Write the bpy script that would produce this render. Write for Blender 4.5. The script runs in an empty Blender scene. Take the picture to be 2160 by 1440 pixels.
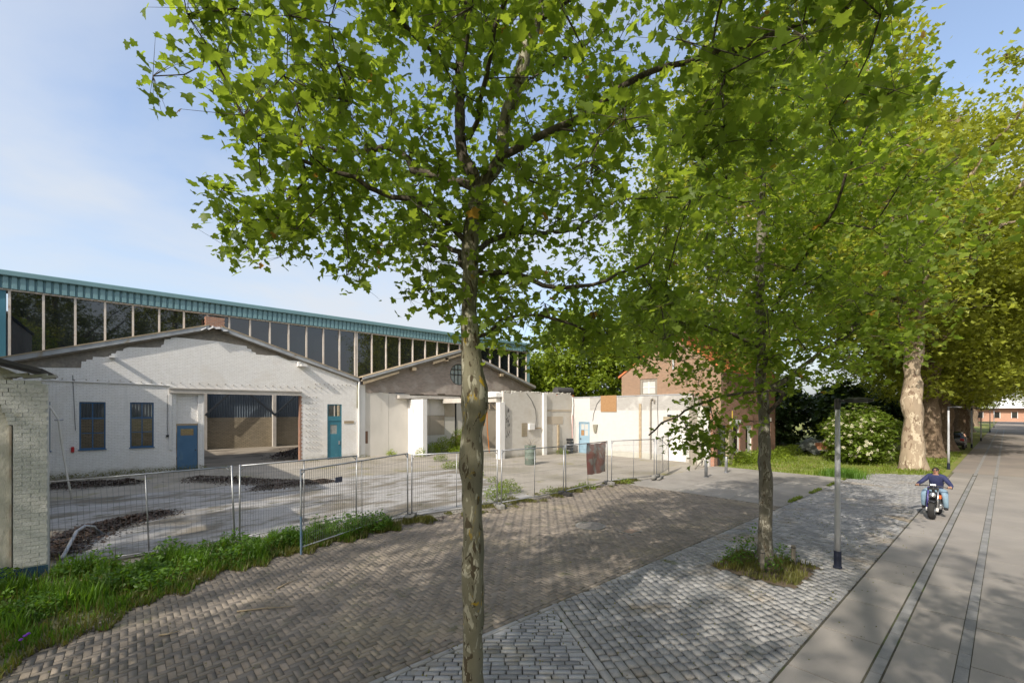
import bpy, math, random
import numpy as np
from mathutils import Vector, Matrix

R = math.radians
SC = bpy.context.scene
COL = SC.collection

# ------------------------------------------------------------------ camera
cam_d = bpy.data.cameras.new('camera')
cam = bpy.data.objects.new('camera', cam_d)
COL.objects.link(cam)
cam.location = (0, 0, 3.4)
cam.rotation_euler = (R(90), 0, R(48.64 - 90))
cam_d.sensor_width = 36
cam_d.lens = 15.333
cam_d.shift_y = 0.0676
cam_d.clip_start = 0.05
cam_d.clip_end = 3000
SC.camera = cam

# ------------------------------------------------------------------ sky, sun, exposure
LIGHT = Vector((1.3, 0.28, -1.0))           # direction in which sunlight travels
ELEV = math.atan2(1.0, math.hypot(1.3, 0.28))
world = bpy.data.worlds.new('World')
SC.world = world
world.use_nodes = True
wt = world.node_tree
wt.nodes.clear()
w_out = wt.nodes.new('ShaderNodeOutputWorld')
w_sky = wt.nodes.new('ShaderNodeTexSky')
w_sky.sky_type = 'NISHITA'
w_sky.sun_disc = False
w_sky.sun_elevation = ELEV
w_sky.sun_rotation = math.atan2(-1.3, -0.28)
w_sky.air_density = 1.0
w_sky.dust_density = 4.0
w_sky.ozone_density = 1.0
w_bg = wt.nodes.new('ShaderNodeBackground')
w_bg.inputs['Strength'].default_value = 0.14
wt.links.new(w_sky.outputs[0], w_bg.inputs['Color'])
# thin high cloud
w_tc = wt.nodes.new('ShaderNodeTexCoord')
w_sep = wt.nodes.new('ShaderNodeSeparateXYZ')
wt.links.new(w_tc.outputs['Generated'], w_sep.inputs[0])
w_z = wt.nodes.new('ShaderNodeMath'); w_z.operation = 'ADD'; w_z.inputs[1].default_value = 0.22
wt.links.new(w_sep.outputs['Z'], w_z.inputs[0])
w_zm = wt.nodes.new('ShaderNodeMath'); w_zm.operation = 'MAXIMUM'; w_zm.inputs[1].default_value = 0.05
wt.links.new(w_z.outputs[0], w_zm.inputs[0])
w_cmb = wt.nodes.new('ShaderNodeCombineXYZ')
for ax in 'XY':
    dv = wt.nodes.new('ShaderNodeMath'); dv.operation = 'DIVIDE'
    wt.links.new(w_sep.outputs[ax], dv.inputs[0]); wt.links.new(w_zm.outputs[0], dv.inputs[1])
    wt.links.new(dv.outputs[0], w_cmb.inputs[ax])
w_n = wt.nodes.new('ShaderNodeTexNoise')
w_n.inputs['Scale'].default_value = 0.95; w_n.inputs['Detail'].default_value = 7
w_n.inputs['Roughness'].default_value = 0.52; w_n.inputs['Distortion'].default_value = 0.35
w_off = wt.nodes.new('ShaderNodeVectorMath'); w_off.operation = 'ADD'; w_off.inputs[1].default_value = (13.1, 4.4, 6.0)
wt.links.new(w_cmb.outputs[0], w_off.inputs[0]); wt.links.new(w_off.outputs[0], w_n.inputs['Vector'])
w_r = wt.nodes.new('ShaderNodeValToRGB')
w_r.color_ramp.elements[0].position = 0.40; w_r.color_ramp.elements[0].color = (0.10, 0.10, 0.10, 1)
w_r.color_ramp.elements[1].position = 0.66; w_r.color_ramp.elements[1].color = (0.9, 0.9, 0.9, 1)
wt.links.new(w_n.outputs['Fac'], w_r.inputs['Fac'])
w_cl = wt.nodes.new('ShaderNodeBackground')
w_cl.inputs['Color'].default_value = (0.88, 0.93, 1.0, 1); w_cl.inputs['Strength'].default_value = 0.40
w_mix = wt.nodes.new('ShaderNodeMixShader')
wt.links.new(w_r.outputs['Color'], w_mix.inputs['Fac'])
wt.links.new(w_bg.outputs[0], w_mix.inputs[1]); wt.links.new(w_cl.outputs[0], w_mix.inputs[2])
wt.links.new(w_mix.outputs[0], w_out.inputs['Surface'])

sun_d = bpy.data.lights.new('sun', 'SUN')
sun_d.energy = 2.55
sun_d.angle = R(0.53)
sun_d.color = (1.0, 0.92, 0.80)
sun = bpy.data.objects.new('sun', sun_d)
COL.objects.link(sun)
sun.location = (-30, -10, 40)
sun.rotation_euler = LIGHT.to_track_quat('-Z', 'Y').to_euler()

SC.view_settings.view_transform = 'Standard'
SC.view_settings.look = 'None'
SC.view_settings.exposure = 1.12
SC.view_settings.gamma = 1.0
SC.view_settings.use_curve_mapping = False
SC.cycles.max_bounces = 8
SC.cycles.transparent_max_bounces = 8
SC.cycles.use_denoising = True

# ------------------------------------------------------------------ helpers
ORG = {}                                     # world origin of each thing (its parts are built in world coordinates)

def link(o, parent=None):
    COL.objects.link(o)
    if parent is not None:
        o.parent = parent
    return o

def tag(o, label=None, cat=None, group=None, kind=None):
    if label: o['label'] = label
    if cat: o['category'] = cat
    if group: o['group'] = group
    if kind: o['kind'] = kind
    return o

def thing(name, loc, label, cat, group=None):
    o = bpy.data.objects.new(name, None)
    o.empty_display_size = 0.3
    o.location = loc
    link(o)
    ORG[o.name] = Vector(loc)
    return tag(o, label, cat, group)

def org(o):
    if o is None: return Vector((0, 0, 0))
    if o.name in ORG: return ORG[o.name]
    return org(o.parent) if o.parent else Vector((0, 0, 0))

class MB:
    """collects faces in world (or thing-local) coordinates, then becomes ONE mesh object"""
    def __init__(s): s.v = []; s.f = []; s.r = []
    def add(s, vs, fs, r=0.0):
        b = len(s.v); s.v += [tuple(p) for p in vs]
        for f in fs: s.f.append([b + i for i in f]); s.r.append(r)
        return s
    def box(s, x0, x1, y0, y1, z0, z1, r=0.0):
        v = [(x0, y0, z0), (x1, y0, z0), (x1, y1, z0), (x0, y1, z0), (x0, y0, z1), (x1, y0, z1), (x1, y1, z1), (x0, y1, z1)]
        return s.add(v, [(0, 3, 2, 1), (4, 5, 6, 7), (0, 1, 5, 4), (1, 2, 6, 5), (2, 3, 7, 6), (3, 0, 4, 7)], r)
    def obox(s, c, ax, ay, az, r=0.0):
        c = Vector(c); ax = Vector(ax); ay = Vector(ay); az = Vector(az)
        v = [c + i * ax + j * ay + k * az for k in (-1, 1) for i, j in ((-1, -1), (1, -1), (1, 1), (-1, 1))]
        return s.add(v, [(0, 3, 2, 1), (4, 5, 6, 7), (0, 1, 5, 4), (1, 2, 6, 5), (2, 3, 7, 6), (3, 0, 4, 7)], r)
    def bar(s, a, b, w, h, up=(0, 0, 1)):
        a = Vector(a); b = Vector(b); d = (b - a); l = d.length; d.normalize()
        u = Vector(up); sd = d.cross(u)
        if sd.length < 1e-4: sd = d.cross(Vector((1, 0, 0)))
        sd.normalize(); u = sd.cross(d)
        return s.obox((a + b) / 2, d * l / 2, sd * w / 2, u * h / 2)
    def prism_y(s, pts, y0, y1):              # pts (x,z) counter-clockwise seen from -Y
        n = len(pts)
        v = [(x, y0, z) for x, z in pts] + [(x, y1, z) for x, z in pts]
        f = [tuple(range(n)), tuple(reversed(range(n, 2 * n)))]
        f += [(j, i, i + n, j + n) for i, j in ((i, (i + 1) % n) for i in range(n))]
        return s.add(v, f)
    def prism_x(s, pts, x0, x1):              # pts (y,z)
        n = len(pts)
        v = [(x0, y, z) for y, z in pts] + [(x1, y, z) for y, z in pts]
        f = [tuple(range(n)), tuple(reversed(range(n, 2 * n)))]
        f += [(j, i, i + n, j + n) for i, j in ((i, (i + 1) % n) for i in range(n))]
        return s.add(v, f)
    def prism_z(s, pts, z0, z1):
        n = len(pts)
        v = [(x, y, z0) for x, y in pts] + [(x, y, z1) for x, y in pts]
        f = [tuple(reversed(range(n))), tuple(range(n, 2 * n))]
        f += [(i, j, j + n, i + n) for i, j in ((i, (i + 1) % n) for i in range(n))]
        return s.add(v, f)
    def tube(s, path, rad, n=8, caps=True):
        path = [Vector(p) for p in path]
        if not hasattr(rad, '__len__'): rad = [rad] * len(path)
        b = len(s.v); u = None
        for i, p in enumerate(path):
            d = (path[min(i + 1, len(path) - 1)] - path[max(i - 1, 0)]).normalized()
            if u is None:
                u = d.orthogonal().normalized()
            u = (u - d * u.dot(d)).normalized(); w = d.cross(u)
            for k in range(n):
                a = 2 * math.pi * k / n
                s.v.append(tuple(p + (u * math.cos(a) + w * math.sin(a)) * rad[i]))
        for i in range(len(path) - 1):
            for k in range(n):
                k2 = (k + 1) % n
                s.f.append([b + i * n + k, b + i * n + k2, b + (i + 1) * n + k2, b + (i + 1) * n + k]); s.r.append(0.0)
        if caps:
            s.f.append([b + k for k in reversed(range(n))]); s.r.append(0.0)
            s.f.append([b + (len(path) - 1) * n + k for k in range(n)]); s.r.append(0.0)
        return s
    def lathe(s, prof, c=(0, 0, 0), n=16, axis='z'):
        b = len(s.v); m = len(prof)
        for r, h in prof:
            for k in range(n):
                a = 2 * math.pi * k / n
                p = (r * math.cos(a), r * math.sin(a), h)
                if axis == 'y': p = (p[0], p[2], p[1])
                if axis == 'x': p = (p[2], p[0], p[1])
                s.v.append((c[0] + p[0], c[1] + p[1], c[2] + p[2]))
        for i in range(m - 1):
            for k in range(n):
                k2 = (k + 1) % n
                s.f.append([b + i * n + k, b + i * n + k2, b + (i + 1) * n + k2, b + (i + 1) * n + k]); s.r.append(0.0)
        s.f.append([b + k for k in reversed(range(n))]); s.r.append(0.0)
        s.f.append([b + (m - 1) * n + k for k in range(n)]); s.r.append(0.0)
        return s
    def wall_y(s, x0, x1, z0, z1, y0, y1, holes):
        xs = sorted({x0, x1, *[h[0] for h in holes], *[h[1] for h in holes]}); zs = sorted({z0, z1, *[h[2] for h in holes], *[h[3] for h in holes]})
        xs = [x for x in xs if x0 <= x <= x1]; zs = [z for z in zs if z0 <= z <= z1]
        for a, b in zip(xs, xs[1:]):
            run = None
            for c, d in zip(zs, zs[1:]):
                hole = any(h[0] < (a + b) / 2 < h[1] and h[2] < (c + d) / 2 < h[3] for h in holes)
                if hole:
                    if run: s.box(a, b, y0, y1, *run)
                    run = None
                else:
                    run = (run[0], d) if run else (c, d)
            if run: s.box(a, b, y0, y1, *run)
        return s
    def wall_x(s, y0, y1, z0, z1, x0, x1, holes):
        t = MB().wall_y(y0, y1, z0, z1, x0, x1, holes)
        s.add([(p[1], p[0], p[2]) for p in t.v], [tuple(reversed(f)) for f in t.f])
        return s
    def mesh(s, name, mat=None, o=Vector((0, 0, 0)), smooth=False):
        me = bpy.data.meshes.new(name)
        me.from_pydata([(p[0] - o.x, p[1] - o.y, p[2] - o.z) for p in s.v], [], s.f)
        if any(s.r):
            at = me.attributes.new('rnd', 'FLOAT', 'FACE'); at.data.foreach_set('value', s.r)
        if mat: me.materials.append(mat)
        if smooth: me.polygons.foreach_set('use_smooth', [True] * len(me.polygons))
        me.update()
        return me
    def build(s, name, mat=None, parent=None, smooth=False):
        o = bpy.data.objects.new(name, s.mesh(name, mat, org(parent), smooth))
        return link(o, parent)

def autosmooth(o, ang=40):
    me = o.data
    me.polygons.foreach_set('use_smooth', [True] * len(me.polygons))
    try: me.set_sharp_from_angle(angle=R(ang))
    except Exception: pass
    return o

def bevel(o, w=0.01, seg=2):
    m = o.modifiers.new('bevel', 'BEVEL'); m.width = w; m.segments = seg; m.limit_method = 'ANGLE'; m.angle_limit = R(40)
    return o

def np_mesh(name, V, F, mat, rnd=None, smooth=False):
    """V (n,3), F (m,3 or 4) arrays"""
    me = bpy.data.meshes.new(name)
    V = np.ascontiguousarray(V, dtype=np.float32); F = np.ascontiguousarray(F, dtype=np.int32)
    k = F.shape[1]
    me.vertices.add(len(V)); me.vertices.foreach_set('co', V.ravel())
    me.loops.add(F.size); me.loops.foreach_set('vertex_index', F.ravel())
    me.polygons.add(len(F)); me.polygons.foreach_set('loop_start', np.arange(0, F.size, k, dtype=np.int32))
    try: me.polygons.foreach_set('loop_total', np.full(len(F), k, dtype=np.int32))
    except Exception: pass
    if smooth: me.polygons.foreach_set('use_smooth', np.ones(len(F), dtype=bool))
    me.update(calc_edges=True)
    if rnd is not None:
        at = me.attributes.new('rnd', 'FLOAT', 'FACE'); at.data.foreach_set('value', np.asarray(rnd, dtype=np.float32))
    if mat: me.materials.append(mat)
    return me

def copy_tree(o, parent=None):
    c = o.copy(); COL.objects.link(c); c.parent = parent
    for ch in list(o.children): copy_tree(ch, c)
    return c

# ------------------------------------------------------------------ materials
def newmat(name):
    m = bpy.data.materials.new(name); m.use_nodes = True
    nt = m.node_tree
    return m, nt, nt.nodes['Principled BSDF']

def rgb(c): return (c[0], c[1], c[2], 1.0)

def N(nt, t, **kw):
    n = nt.nodes.new(t)
    for k, v in kw.items():
        if k in n.inputs: n.inputs[k].default_value = v
        else: setattr(n, k, v)
    return n

def mixc(nt, fac, a, b, mode='MIX'):
    n = nt.nodes.new('ShaderNodeMix'); n.data_type = 'RGBA'; n.blend_type = mode; n.clamp_factor = True
    for sock, val in ((n.inputs[0], fac), (n.inputs[6], a), (n.inputs[7], b)):
        if hasattr(val, 'node'): nt.links.new(val, sock)
        elif isinstance(val, (int, float)): sock.default_value = val
        else: sock.default_value = rgb(val)
    return n.outputs[2]

def coord(nt, kind='pos', sc=(1, 1, 1)):
    if kind == 'pos': out = N(nt, 'ShaderNodeNewGeometry').outputs['Position']
    else: out = N(nt, 'ShaderNodeTexCoord').outputs['Object']
    if sc != (1, 1, 1):
        m = N(nt, 'ShaderNodeVectorMath', operation='MULTIPLY'); m.inputs[1].default_value = sc
        nt.links.new(out, m.inputs[0]); out = m.outputs[0]
    return out

def noise(nt, vec, scale, detail=5, rough=0.55, lo=0.35, hi=0.65, dist=0.0):
    n = N(nt, 'ShaderNodeTexNoise', Scale=scale, Detail=detail, Roughness=rough, Distortion=dist)
    nt.links.new(vec, n.inputs['Vector'])
    r = N(nt, 'ShaderNodeMapRange'); r.inputs[1].default_value = lo; r.inputs[2].default_value = hi; r.clamp = True
    nt.links.new(n.outputs['Fac'], r.inputs[0])
    return r.outputs[0]

def rndval(nt):
    a = N(nt, 'ShaderNodeAttribute', attribute_name='rnd'); o = N(nt, 'ShaderNodeObjectInfo')
    s = N(nt, 'ShaderNodeMath', operation='ADD'); nt.links.new(a.outputs['Fac'], s.inputs[0]); nt.links.new(o.outputs['Random'], s.inputs[1])
    f = N(nt, 'ShaderNodeMath', operation='FRACT'); nt.links.new(s.outputs[0], f.inputs[0])
    return f.outputs[0]

def addbump(nt, bs, h, strength=0.3, dist=0.02):
    b = N(nt, 'ShaderNodeBump', Strength=strength, Distance=dist)
    nt.links.new(h, b.inputs['Height']); nt.links.new(b.outputs[0], bs.inputs['Normal'])
    return b

def M(name, c1, c2=None, scale=2.0, rough=0.85, metal=0.0, bump=0.0, bscale=40.0, kind='pos', c3=None, s3=0.6, lo3=0.52, hi3=0.62,
      sc=(1, 1, 1), var=0.0, spec=0.3, fine=0.0, c4=None, s4=3.0, lo4=.6, hi4=.66):
    m, nt, bs = newmat(name)
    v = coord(nt, kind, sc)
    col = None
    if c2 is None: c2 = tuple(x * 0.85 for x in c1)
    col = mixc(nt, noise(nt, v, scale), c1, c2)
    if c3 is not None: col = mixc(nt, noise(nt, v, s3, 7, 0.6, lo3, hi3, 0.4), col, c3)
    if c4 is not None: col = mixc(nt, noise(nt, v, s4, 7, 0.65, lo4, hi4, 0.2), col, c4)
    if fine:
        f = noise(nt, v, bscale * 1.7, 3, 0.6, 0.2, 0.8)
        k = N(nt, 'ShaderNodeMapRange'); k.inputs[3].default_value = 1 - fine; k.inputs[4].default_value = 1 + fine
        nt.links.new(f, k.inputs[0]); g = N(nt, 'ShaderNodeCombineColor')
        for i in range(3): nt.links.new(k.outputs[0], g.inputs[i])
        col = mixc(nt, 1.0, col, g.outputs[0], 'MULTIPLY')
    if var:
        k = N(nt, 'ShaderNodeMapRange'); k.inputs[3].default_value = 1 - var; k.inputs[4].default_value = 1 + var
        nt.links.new(rndval(nt), k.inputs[0]); g = N(nt, 'ShaderNodeCombineColor')
        for i in range(3): nt.links.new(k.outputs[0], g.inputs[i])
        col = mixc(nt, 1.0, col, g.outputs[0], 'MULTIPLY')
    nt.links.new(col, bs.inputs['Base Color'])
    bs.inputs['Roughness'].default_value = rough; bs.inputs['Metallic'].default_value = metal
    bs.inputs['Specular IOR Level'].default_value = spec
    if bump: addbump(nt, bs, noise(nt, v, bscale, 4, 0.6, 0.0, 1.0), bump, 0.02)
    return m

def brickmat(name, c1, c2, mortar, bw=0.22, bh=0.075, ms=0.012, bump=0.5, stain=None, s_scale=0.5, slo=0.5, shi=0.7, stain2=None, rough=0.85, s2=2.5, s2lo=.6, s2hi=.66, damp=None):
    m, nt, bs = newmat(name)
    p = coord(nt, 'pos')
    sp = N(nt, 'ShaderNodeSeparateXYZ'); nt.links.new(p, sp.inputs[0])
    ad = N(nt, 'ShaderNodeMath', operation='ADD'); nt.links.new(sp.outputs[0], ad.inputs[0]); nt.links.new(sp.outputs[1], ad.inputs[1])
    cb = N(nt, 'ShaderNodeCombineXYZ'); nt.links.new(ad.outputs[0], cb.inputs[0]); nt.links.new(sp.outputs[2], cb.inputs[1])
    # slightly uneven courses
    dn = N(nt, 'ShaderNodeTexNoise', Scale=1.3, Detail=2); nt.links.new(p, dn.inputs['Vector'])
    dv = N(nt, 'ShaderNodeVectorMath', operation='SCALE'); dv.inputs['Scale'].default_value = 0.02; nt.links.new(dn.outputs['Color'], dv.inputs[0])
    av = N(nt, 'ShaderNodeVectorMath', operation='ADD'); nt.links.new(cb.outputs[0], av.inputs[0]); nt.links.new(dv.outputs[0], av.inputs[1])
    b = N(nt, 'ShaderNodeTexBrick'); b.offset = 0.5
    b.inputs['Scale'].default_value = 1.0; b.inputs['Brick Width'].default_value = bw; b.inputs['Row Height'].default_value = bh
    b.inputs['Mortar Size'].default_value = ms; b.inputs['Mortar Smooth'].default_value = 0.3
    b.inputs['Color1'].default_value = rgb(c1); b.inputs['Color2'].default_value = rgb(c2); b.inputs['Mortar'].default_value = rgb(mortar)
    nt.links.new(av.outputs[0], b.inputs['Vector'])
    col = b.outputs['Color']
    col = mixc(nt, 1.0, col, mixc(nt, noise(nt, p, 7, 6, .6, .3, .75), (1, 1, 1), (.88, .87, .855)), 'MULTIPLY')
    if stain: col = mixc(nt, noise(nt, p, s_scale, 7, 0.62, slo, shi, 0.5), col, stain)
    if stain2: col = mixc(nt, noise(nt, p, s2, 6, 0.7, s2lo, s2hi, 0.3), col, stain2)
    if damp:                                  # green-grey damp line of uneven height at the wall foot
        dz = N(nt, 'ShaderNodeMath', operation='MULTIPLY_ADD'); dz.inputs[1].default_value = -0.55; nt.links.new(noise(nt, p, 1.1, 6, .65, .2, .8), dz.inputs[0]); nt.links.new(sp.outputs[2], dz.inputs[2])
        dm = N(nt, 'ShaderNodeMapRange'); dm.inputs[1].default_value = 0.12; dm.inputs[2].default_value = -0.25; dm.clamp = True; nt.links.new(dz.outputs[0], dm.inputs[0])
        col = mixc(nt, dm.outputs[0], col, damp)
        vs = coord(nt, 'pos', (5, 5, .25)); col = mixc(nt, noise(nt, vs, 1.0, 5, .6, .62, .8), col, tuple(x * .72 for x in c1))
    nt.links.new(col, bs.inputs['Base Color']); bs.inputs['Roughness'].default_value = rough
    bs.inputs['Specular IOR Level'].default_value = 0.25
    h = N(nt, 'ShaderNodeMath', operation='MULTIPLY_ADD'); h.inputs[1].default_value = -1.0; 
    nt.links.new(b.outputs['Fac'], h.inputs[0]); nt.links.new(noise(nt, p, 25, 4, .6, 0, 1), h.inputs[2])
    addbump(nt, bs, h.outputs[0], bump, 0.012)
    return m

def leafmat(name, ca, cb, trans=0.45, tcol=None, dead=None):
    m, nt, bs = newmat(name)
    r = rndval(nt)
    col = mixc(nt, r, ca, cb)
    g = N(nt, 'ShaderNodeNewGeometry')
    vein = noise(nt, g.outputs['Position'], 1.1, 3, .5, .35, .65)
    col = mixc(nt, vein, col, tuple(x * .72 for x in cb))
    if dead is not None:
        gt = N(nt, 'ShaderNodeMath', operation='GREATER_THAN'); gt.inputs[1].default_value = 0.996; nt.links.new(r, gt.inputs[0])
        col = mixc(nt, gt.outputs[0], col, dead)
    bs.inputs['Roughness'].default_value = 0.45; bs.inputs['Specular IOR Level'].default_value = 0.35
    nt.links.new(col, bs.inputs['Base Color'])
    tr = N(nt, 'ShaderNodeBsdfTranslucent')
    tc = mixc(nt, 1.0, col, tcol or (1.9, 1.75, .75), 'MULTIPLY')
    nt.links.new(tc, tr.inputs['Color'])
    mx = N(nt, 'ShaderNodeMixShader'); mx.inputs[0].default_value = trans
    nt.links.new(bs.outputs[0], mx.inputs[1]); nt.links.new(tr.outputs[0], mx.inputs[2])
    nt.links.new(mx.outputs[0], nt.nodes['Material Output'].inputs['Surface'])
    return m

def glassmat(name, base, ior=1.9, rough=0.03, wob=0.0):
    m, nt, bs = newmat(name)
    bs.inputs['Base Color'].default_value = rgb(base); bs.inputs['Roughness'].default_value = rough
    bs.inputs['IOR'].default_value = ior; bs.inputs['Specular IOR Level'].default_value = 0.5
    if wob: addbump(nt, bs, noise(nt, coord(nt, 'pos'), 0.7, 2, .5, 0, 1), wob, 0.02)
    return m

def barkmat(name, base, pale, dark, lichen=None, zs=0.45, sc=6.0):
    m, nt, bs = newmat(name)
    v = coord(nt, 'obj', (1, 1, zs))
    col = mixc(nt, noise(nt, v, sc * .5, 5, .6, .35, .65), base, tuple(x * .78 for x in base))
    col = mixc(nt, noise(nt, v, sc, 4, .55, .56, .585, 1.2), col, pale)
    v2 = coord(nt, 'obj', (1.3, 1.3, zs * 1.1))
    col = mixc(nt, noise(nt, v2, sc * 1.35, 4, .55, .58, .6, 1.0), col, dark)
    if lichen: col = mixc(nt, noise(nt, coord(nt, 'obj', (1, 1, .5)), sc * .42, 6, .7, .585, .63, .6), col, lichen)
    nt.links.new(col, bs.inputs['Base Color']); bs.inputs['Roughness'].default_value = 0.9; bs.inputs['Specular IOR Level'].default_value = .2
    addbump(nt, bs, noise(nt, v, sc * 6, 7, .7, 0, 1), .9, .012)
    return m

MAT = {}
MAT['ground'] = M('earth', (.17, .15, .10), (.12, .13, .06), .3, .95, bump=.4, bscale=6, c3=(.10, .15, .035), s3=.12, lo3=.45, hi3=.6)
MAT['lawn'] = M('lawn_soil', (.16, .20, .04), (.22, .21, .07), .5, .95, bump=.5, bscale=14, c3=(.25, .19, .10), s3=.35, lo3=.6, hi3=.7)
MAT['joint'] = M('joint_sand', (.055, .05, .042), (.09, .085, .06), 3, .95, c3=(.07, .10, .025), s3=1.1, lo3=.55, hi3=.68)
MAT['clinker_joint'] = M('clinker_joint_sand', (.10, .09, .072), (.075, .07, .055), 3, .95, c3=(.09, .11, .035), s3=.9, lo3=.55, hi3=.7)
MAT['clinker'] = M('clinker', (.235, .20, .165), (.165, .143, .12), 1.2, .82, bump=.15, bscale=60, c3=(.26, .22, .16), s3=.5, lo3=.52, hi3=.72, var=.15, fine=.28, c4=(.11, .115, .06), s4=1.7, lo4=.6, hi4=.74)
MAT['cobble'] = M('granite_cobble', (.29, .285, .28), (.22, .218, .22), 1.5, .75, bump=.3, bscale=45, var=.18, fine=.28, c3=(.25, .21, .16), s3=.7, lo3=.55, hi3=.7, c4=(.12, .13, .07), s4=1.3, lo4=.62, hi4=.74)
MAT['sett'] = M('granite_sett', (.33, .33, .335), (.26, .26, .27), 1.6, .75, bump=.4, bscale=45, var=.25, fine=.22, c3=(.27, .24, .18), s3=.9, lo3=.55, hi3=.7)
MAT['kerbstone'] = M('pale_granite', (.33, .32, .31), (.27, .265, .26), 2, .75, bump=.3, bscale=60, var=.15, fine=.2)
MAT['slab'] = M('road_concrete', (.30, .275, .25), (.255, .235, .215), .7, .82, bump=.15, bscale=80, var=.05, fine=.10, c3=(.22, .205, .19), s3=.25, lo3=.5, hi3=.7)
MAT['channel'] = M('channel_stone', (.27, .265, .26), (.20, .20, .20), 3, .8, bump=.3, bscale=60, var=.14, fine=.16)
MAT['apron'] = M('apron_concrete', (.30, .28, .255), (.235, .22, .20), .8, .88, bump=.25, bscale=50, fine=.14, c3=(.19, .175, .16), s3=.3, lo3=.5, hi3=.7, var=.05)
MAT['farroad'] = M('far_brick_road', (.24, .21, .19), (.19, .17, .155), .4, .9, bump=.2, bscale=20, fine=.1, c3=(.30, .26, .22), s3=.1, lo3=.5, hi3=.65)
MAT['yard'] = M('yard_concrete', (.34, .31, .265), (.27, .245, .21), .7, .9, bump=.35, bscale=30, fine=.14, c3=(.21, .19, .145), s3=.22, lo3=.48, hi3=.66, c4=(.22, .20, .09), s4=.55, lo4=.58, hi4=.68)
MAT['yardrough'] = M('worn_screed', (.37, .36, .35), (.29, .28, .27), 1.6, .85, bump=.5, bscale=18, fine=.2, c3=(.17, .15, .12), s3=.42, lo3=.46, hi3=.6, sc=(1, 2.2, 1), c4=(.13, .12, .08), s4=1.1, lo4=.56, hi4=.64)
MAT['white_brick'] = brickmat('white_painted_brick', (.84, .83, .81), (.81, .80, .785), (.70, .685, .66), bw=.24, bh=.085, bump=.6, stain=(.66, .62, .56), s_scale=.5, slo=.55, shi=.8, stain2=(.42, .37, .31), s2=3.0, s2lo=.70, s2hi=.74, damp=(.44, .42, .36))
MAT['white_block'] = brickmat('white_wash_brick', (.62, .60, .56), (.57, .545, .50), (.46, .44, .40), bw=.24, bh=.085, bump=.6, stain=(.47, .43, .37), s_scale=.7, slo=.5, shi=.72, stain2=(.36, .32, .27), s2=1.6, s2lo=.64, s2hi=.72, damp=(.30, .28, .22))
MAT['white_wall'] = brickmat('bright_white_wall', (.56, .555, .545), (.535, .53, .52), (.47, .465, .455), bw=.24, bh=.085, bump=.3, stain=(.58, .55, .50), s_scale=.45, slo=.54, shi=.72, stain2=(.45, .40, .34), s2=1.5, s2lo=.66, s2hi=.72, damp=(.33, .30, .25))
MAT['render'] = M('grey_render', (.27, .24, .20), (.20, .18, .155), 1.3, .95, bump=1.0, bscale=5, fine=.25, c3=(.33, .29, .22), s3=.8, lo3=.55, hi3=.7)
MAT['gable_brick'] = brickmat('brown_grey_brick', (.34, .28, .24), (.25, .205, .18), (.36, .33, .30), bw=.24, bh=.085, bump=.6, stain=(.40, .36, .32), s_scale=1.0, slo=.5, shi=.72)
MAT['house_brick'] = brickmat('orange_brown_brick', (.31, .185, .115), (.24, .145, .09), (.28, .235, .19), bw=.22, bh=.075, bump=.4)
MAT['house_brick_dark'] = brickmat('red_brown_brick', (.30, .135, .085), (.23, .10, .07), (.30, .24, .2), bw=.22, bh=.075, bump=.4)
MAT['red_brick'] = brickmat('red_quoin_brick', (.40, .17, .10), (.30, .13, .085), (.38, .33, .28), bump=.5)
MAT['inner_brick'] = brickmat('ochre_inner_brick', (.38, .325, .235), (.30, .255, .18), (.15, .125, .09), bw=.30, bh=.12, bump=.5, stain=(.30, .26, .2), s_scale=.4)
MAT['pier_brick'] = M('painted_pier_brick', (.57, .57, .55), (.52, .515, .49), 1.5, .8, bump=.4, bscale=30, var=.07, fine=.1, c3=(.40, .35, .27), s3=1.1, lo3=.6, hi3=.72)
MAT['pier_side'] = M('stained_render', (.50, .49, .44), (.40, .39, .34), .8, .9, bump=.5, bscale=14, fine=.12, c3=(.30, .27, .22), s3=.7, lo3=.55, hi3=.75, sc=(1, 1, .5))
MAT['mortar'] = M('mortar', (.44, .425, .37), (.35, .335, .29), 4, .95, bump=.6, bscale=30)
MAT['teal'] = M('teal_sheet', (.165, .29, .32), (.15, .265, .295), .6, .45, spec=.4, fine=.05)
MAT['teal_panel'] = M('teal_panel', (.06, .20, .27), (.05, .17, .235), .6, .5, spec=.4)
MAT['bluedoor'] = M('blue_door_paint', (.075, .165, .28), (.06, .138, .24), 1.4, .5, bump=.1, bscale=20, c3=(.14, .23, .30), s3=1.6, lo3=.58, hi3=.75, spec=.4)
MAT['tealdoor'] = M('teal_door_paint', (.045, .19, .25), (.04, .155, .21), 1.4, .45, c3=(.12, .25, .28), s3=1.6, lo3=.6, hi3=.75, spec=.4)
MAT['palebluedoor'] = M('pale_blue_paint', (.27, .40, .50), (.22, .33, .42), 2, .6, c3=(.4, .42, .42), s3=2, lo3=.6, hi3=.75)
MAT['blueframe'] = M('blue_frame_paint', (.05, .13, .25), (.04, .105, .205), 3, .55, spec=.4)
MAT['blueplinth'] = M('blue_plinth', (.018, .06, .11), (.02, .05, .085), 2, .8, bump=.3)
MAT['mullion'] = M('cream_mullion', (.62, .57, .52), (.52, .46, .40), 1.6, .6, c3=(.36, .24, .17), s3=2.2, lo3=.62, hi3=.74)
MAT['glass_dark'] = glassmat('dark_glass', (.010, .013, .017), 1.9, .02, .05)
MAT['glass_win'] = glassmat('window_glass', (.03, .03, .028), 1.6, .03, .05)
MAT['glass_pale'] = glassmat('pale_window', (.46, .46, .44), 1.5, .25)
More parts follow.
